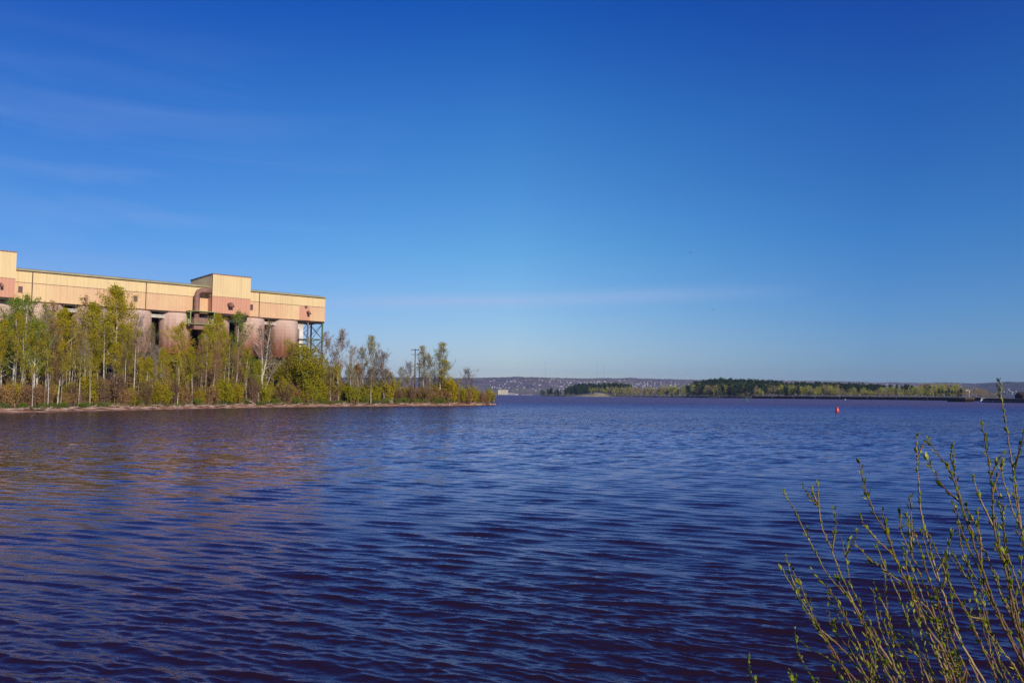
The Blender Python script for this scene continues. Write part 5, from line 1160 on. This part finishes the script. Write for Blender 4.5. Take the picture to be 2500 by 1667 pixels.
SIDES = [ # (main index, points tip -> joint on the main)
 (1, [Z7(*q) for q in ((235,435),(262,485),(300,525),(326,560))]), (1, [Z7(*q) for q in ((285,430),(296,480),(328,560))]),
 (1, [Z7(*q) for q in ((415,575),(424,650),(415,730),(403,810))]), (0, [Z7(*q) for q in ((265,685),(262,720),(258,735))]),
 (4, [Z7(*q) for q in ((570,635),(650,735),(740,820),(785,890))]), (4, [Z7(*q) for q in ((690,575),(718,690),(745,790))]),
 (5, [Z7(*q) for q in ((547,700),(515,770),(482,850))]), (5, [Z7(*q) for q in ((500,740),(490,800),(482,855))]),
 (8, [Z7(*q) for q in ((850,500),(860,650),(865,760),(862,830))]), (8, [Z7(*q) for q in ((830,590),(845,680),(862,835))]),
 (9, [Z7(*q) for q in ((960,172),(935,185),(912,225),(893,290))]), (10, [Z7(*q) for q in ((935,260),(1000,380),(1060,460),(1142,535))]),
 (9, [Z7(*q) for q in ((1088,700),(1065,790),(1045,850),(1005,930))]), (9, [Z7(*q) for q in ((1062,830),(1058,920),(1035,1035))]),
 (12, [Z7(*q) for q in ((1385,250),(1352,300),(1315,390))]), (12, [Z7(*q) for q in ((1390,300),(1352,385),(1322,480))]),
 (12, [Z7(*q) for q in ((1215,385),(1240,480),(1290,590),(1336,690))]), (13, [(2500,1055),(2490,1095),(2480,1135),(2474,1160)]),
 (13, [Z7(*q) for q in ((1478,200),(1470,270),(1452,330))]), (11, [Z7(*q) for q in ((1238,570),(1245,680),(1262,780))]),
 (7, [Z7(*q) for q in ((600,880),(592,960),(588,1040),(600,1100),(712,1120))]) if False else (6, [Z7(*q) for q in ((600,880),(640,880),(660,888))]),
 (10, [Z7(*q) for q in ((1170,555),(1195,600),(1240,690),(1255,760),(1262,900))]), (13, [(2432,933),(2440,950),(2445,975)]),
 (11, [Z7(*q) for q in ((1090,205),(1085,280),(1108,350))]), (15, [Z7(*q) for q in ((1345,790),(1375,850),(1408,900))]),
 (2, [Z7(*q) for q in ((325,1270),(380,1350),(440,1440),(520,1440))]), (22, [Z7(*q) for q in ((1090,815),(1130,880),(1175,960))]),
 (28, [Z7(*q) for q in ((1160,1120),(1190,1180),(1260,1200))]), (18, [Z7(*q) for q in ((415,1200),(420,1240),(432,1290))]),
]
_r = random.Random(404)
for _i in range(34):                                # further thin shoots filling the clump
    _b = _r.uniform(2080, 2640); _l = _r.uniform(170, 520)*(.6+.4*(_b-2080)/560); _s = _r.uniform(.12, .62)*(1.15-.5*(_b-2080)/560); _c = _r.uniform(-.10, .16)
    MAINS.append([(_b-_s*_l*t-_c*_l*t*(1-t)+_r.gauss(0, 2.5), 1672-_l*t*1.0) for t in (1, .82, .64, .46, .3, .14, 0)])
def smooth_path(pts, n=5):
    out = []
    P_ = [pts[0]]+list(pts)+[pts[-1]+(pts[-1]-pts[-2])]
    for i in range(1, len(P_)-2):
        p0, p1, p2, p3 = P_[i-1], P_[i], P_[i+1], P_[i+2]
        for k in range(n):
            t = k/n; out.append(0.5*((2*p1)+(p2-p0)*t+(2*p0-5*p1+4*p2-p3)*t*t+(3*p1-p0-3*p2+p3)*t**3))
    out.append(pts[-1]); return out
def willow():
    rng = random.Random(77); random.seed(77)
    base = Vector((1.62, 2.75, 1.35))
    root = empty('willow_shrub', tuple(base), label='willow shrub with many thin stems and fresh green buds in the right foreground', cat='shrub')
    def leaves(path, r_tip, dens=1.0, upto=1.0):
        mb = MB(); L_ = 0; nxt = .004; side = 0
        for a, b in zip(path[:-1], path[1:]):
            seg = (b-a).length; d = (a-b).normalized()      # towards the tip
            while nxt < L_+seg:
                p = a.lerp(b, (nxt-L_)/seg); e = d.orthogonal().normalized(); e.rotate(Matrix.Rotation(side*2.4+rng.gauss(0, .3), 3, d)); side += 1
                sz = rng.uniform(.012, .024)*(1.15 if nxt < .15 else 1.0)*(.7 if rng.random() < .25 else 1)
                nb = 2 if rng.random() < .5 else 3
                for k in range(nb):
                    ee = e.copy(); ee.rotate(Matrix.Rotation(rng.gauss(0, .7), 3, d)); dd = (d*1.0+ee*rng.uniform(.22, .62)).normalized()
                    s1 = dd.cross(d); s1 = s1.normalized() if s1.length > 1e-4 else e
                    l = sz*rng.uniform(.7, 1.25); w = l*rng.uniform(.15, .23); q = p+ee*.002
                    up_ = s1.cross(dd)*w*.55
                    b0 = len(mb.v); mb.v += [tuple(q), tuple(q+dd*l*.45+s1*w), tuple(q+dd*l), tuple(q+dd*l*.45-s1*w), tuple(q+dd*l*.42+up_), tuple(q+dd*l*.42-up_*.5)]
                    for f in ((0,1,4),(1,2,4),(2,3,4),(3,0,4),(1,0,5),(2,1,5),(3,2,5),(0,3,5)): mb.f.append(tuple(b0+j for j in f)); mb.m.append(0)
                nxt += rng.uniform(.009, .026)/dens*(1+.8*(nxt > .5)+1.4*(nxt > .9))
                if nxt > upto*9: break
            L_ += seg
            if L_ > 1.35: break
        return mb
    mains3 = []
    for i, pts in enumerate(MAINS):
        y0 = rng.uniform(2.35, 3.7); 
        if i == 21: y0 = 1.9
        if i == 33: y0 = 2.0
        y1 = y0*.5+2.85*.5-.1
        n = len(pts); P3 = [at(x, y, y0+(y1-y0)*k/(n-1)) for k, (x, y) in enumerate(pts)]
        # carry on below the frame to the root crown
        last = P3[-1]; dr = (P3[-1]-P3[-2]).normalized(); foot = base+Vector((rng.gauss(0, .16)+(pts[-1][0]-2350)/1500, rng.gauss(0, .12), -.05))
        P3.append(last+dr*min(.25, (last-foot).length*.35)); P3.append(foot+(last-foot)*.35+dr*.05); P3.append(foot)
        mains3.append((pts, P3, y0, y1))
    for i, (pts, P3, y0, y1) in enumerate(mains3):
        path = [p-base for p in smooth_path(P3)]
        path = [p+Vector((rng.gauss(0, .0011), 0, rng.gauss(0, .0011))) for p in path]
        L_ = [0]
        for a, b in zip(path[:-1], path[1:]): L_.append(L_[-1]+(b-a).length)
        mb = MB(); mb.tube(path, [.0011+.0044*min(1, (l/1.25))**.8 for l in L_], 8)
        st = mb.build('stem', M['stem'], root, smooth=True)
        leaves(path, .001).build('leaves', M['wleaf'], st)
        for (mi, sp_) in SIDES:
            if mi != i: continue
            # depth of the joint: nearest point of the main in the picture
            jx, jy = sp_[-1]; best = min(range(len(pts)), key=lambda k: (pts[k][1]-jy)**2+(pts[k][0]-jx)**2*.2)
            k = best; segs = []
            fr = np.interp(jy, [q[1] for q in pts], range(len(pts))); fr = float(fr); yj = y0+(y1-y0)*fr/(len(pts)-1)
            k0 = min(int(fr), len(pts)-2); J = P3[k0].lerp(P3[k0+1], fr-k0)
            yt = yj+rng.uniform(-.12, .12); n2 = len(sp_); Q = [at(x, y, yt+(yj-yt)*q_/(n2-1)) for q_, (x, y) in enumerate(sp_)]; Q[-1] = J
            pth = [p-base for p in smooth_path(Q)]
            mb = MB(); mb.tube(pth, [.0010+.0022*(q_/len(pth)) for q_ in range(len(pth))], 7); mb.build('side_shoot', M['stem'], st, smooth=True)
            leaves(pth, .001, 1.1).build('leaves', M['wleaf'], st)
willow()

# ------------------------------------------------------------------ haze
def haze():
    mb = MB(); mb.box(-11000, 11000, -11000, 11000, -2.2, 330)
    m = bpy.data.materials.new('thin_air'); m.use_nodes = True; N, L = m.node_tree.nodes, m.node_tree.links
    N.remove(N['Principled BSDF']); v = N.new('ShaderNodeVolumePrincipled'); v.inputs['Color'].default_value = (.55, .66, 1.0, 1); v.inputs['Density'].default_value = HAZE; v.inputs['Anisotropy'].default_value = 0.2
    L.new(v.outputs[0], N['Material Output'].inputs['Volume'])
    tag(mb.build('haze', m), 'thin blue haze over the far shore', 'haze', kind='stuff')
HAZE = 5.4e-5
haze()
# prototypes that were never placed
for o in C.objects:
    if o.parent is None and o.type in ('EMPTY', 'MESH') and 'kind' not in o: o['kind'] = 'thing'
for k, lst in P.items():
    for o, used in lst:
        if not used:
            for ch in list(o.children): bpy.data.objects.remove(ch)
            bpy.data.objects.remove(o)
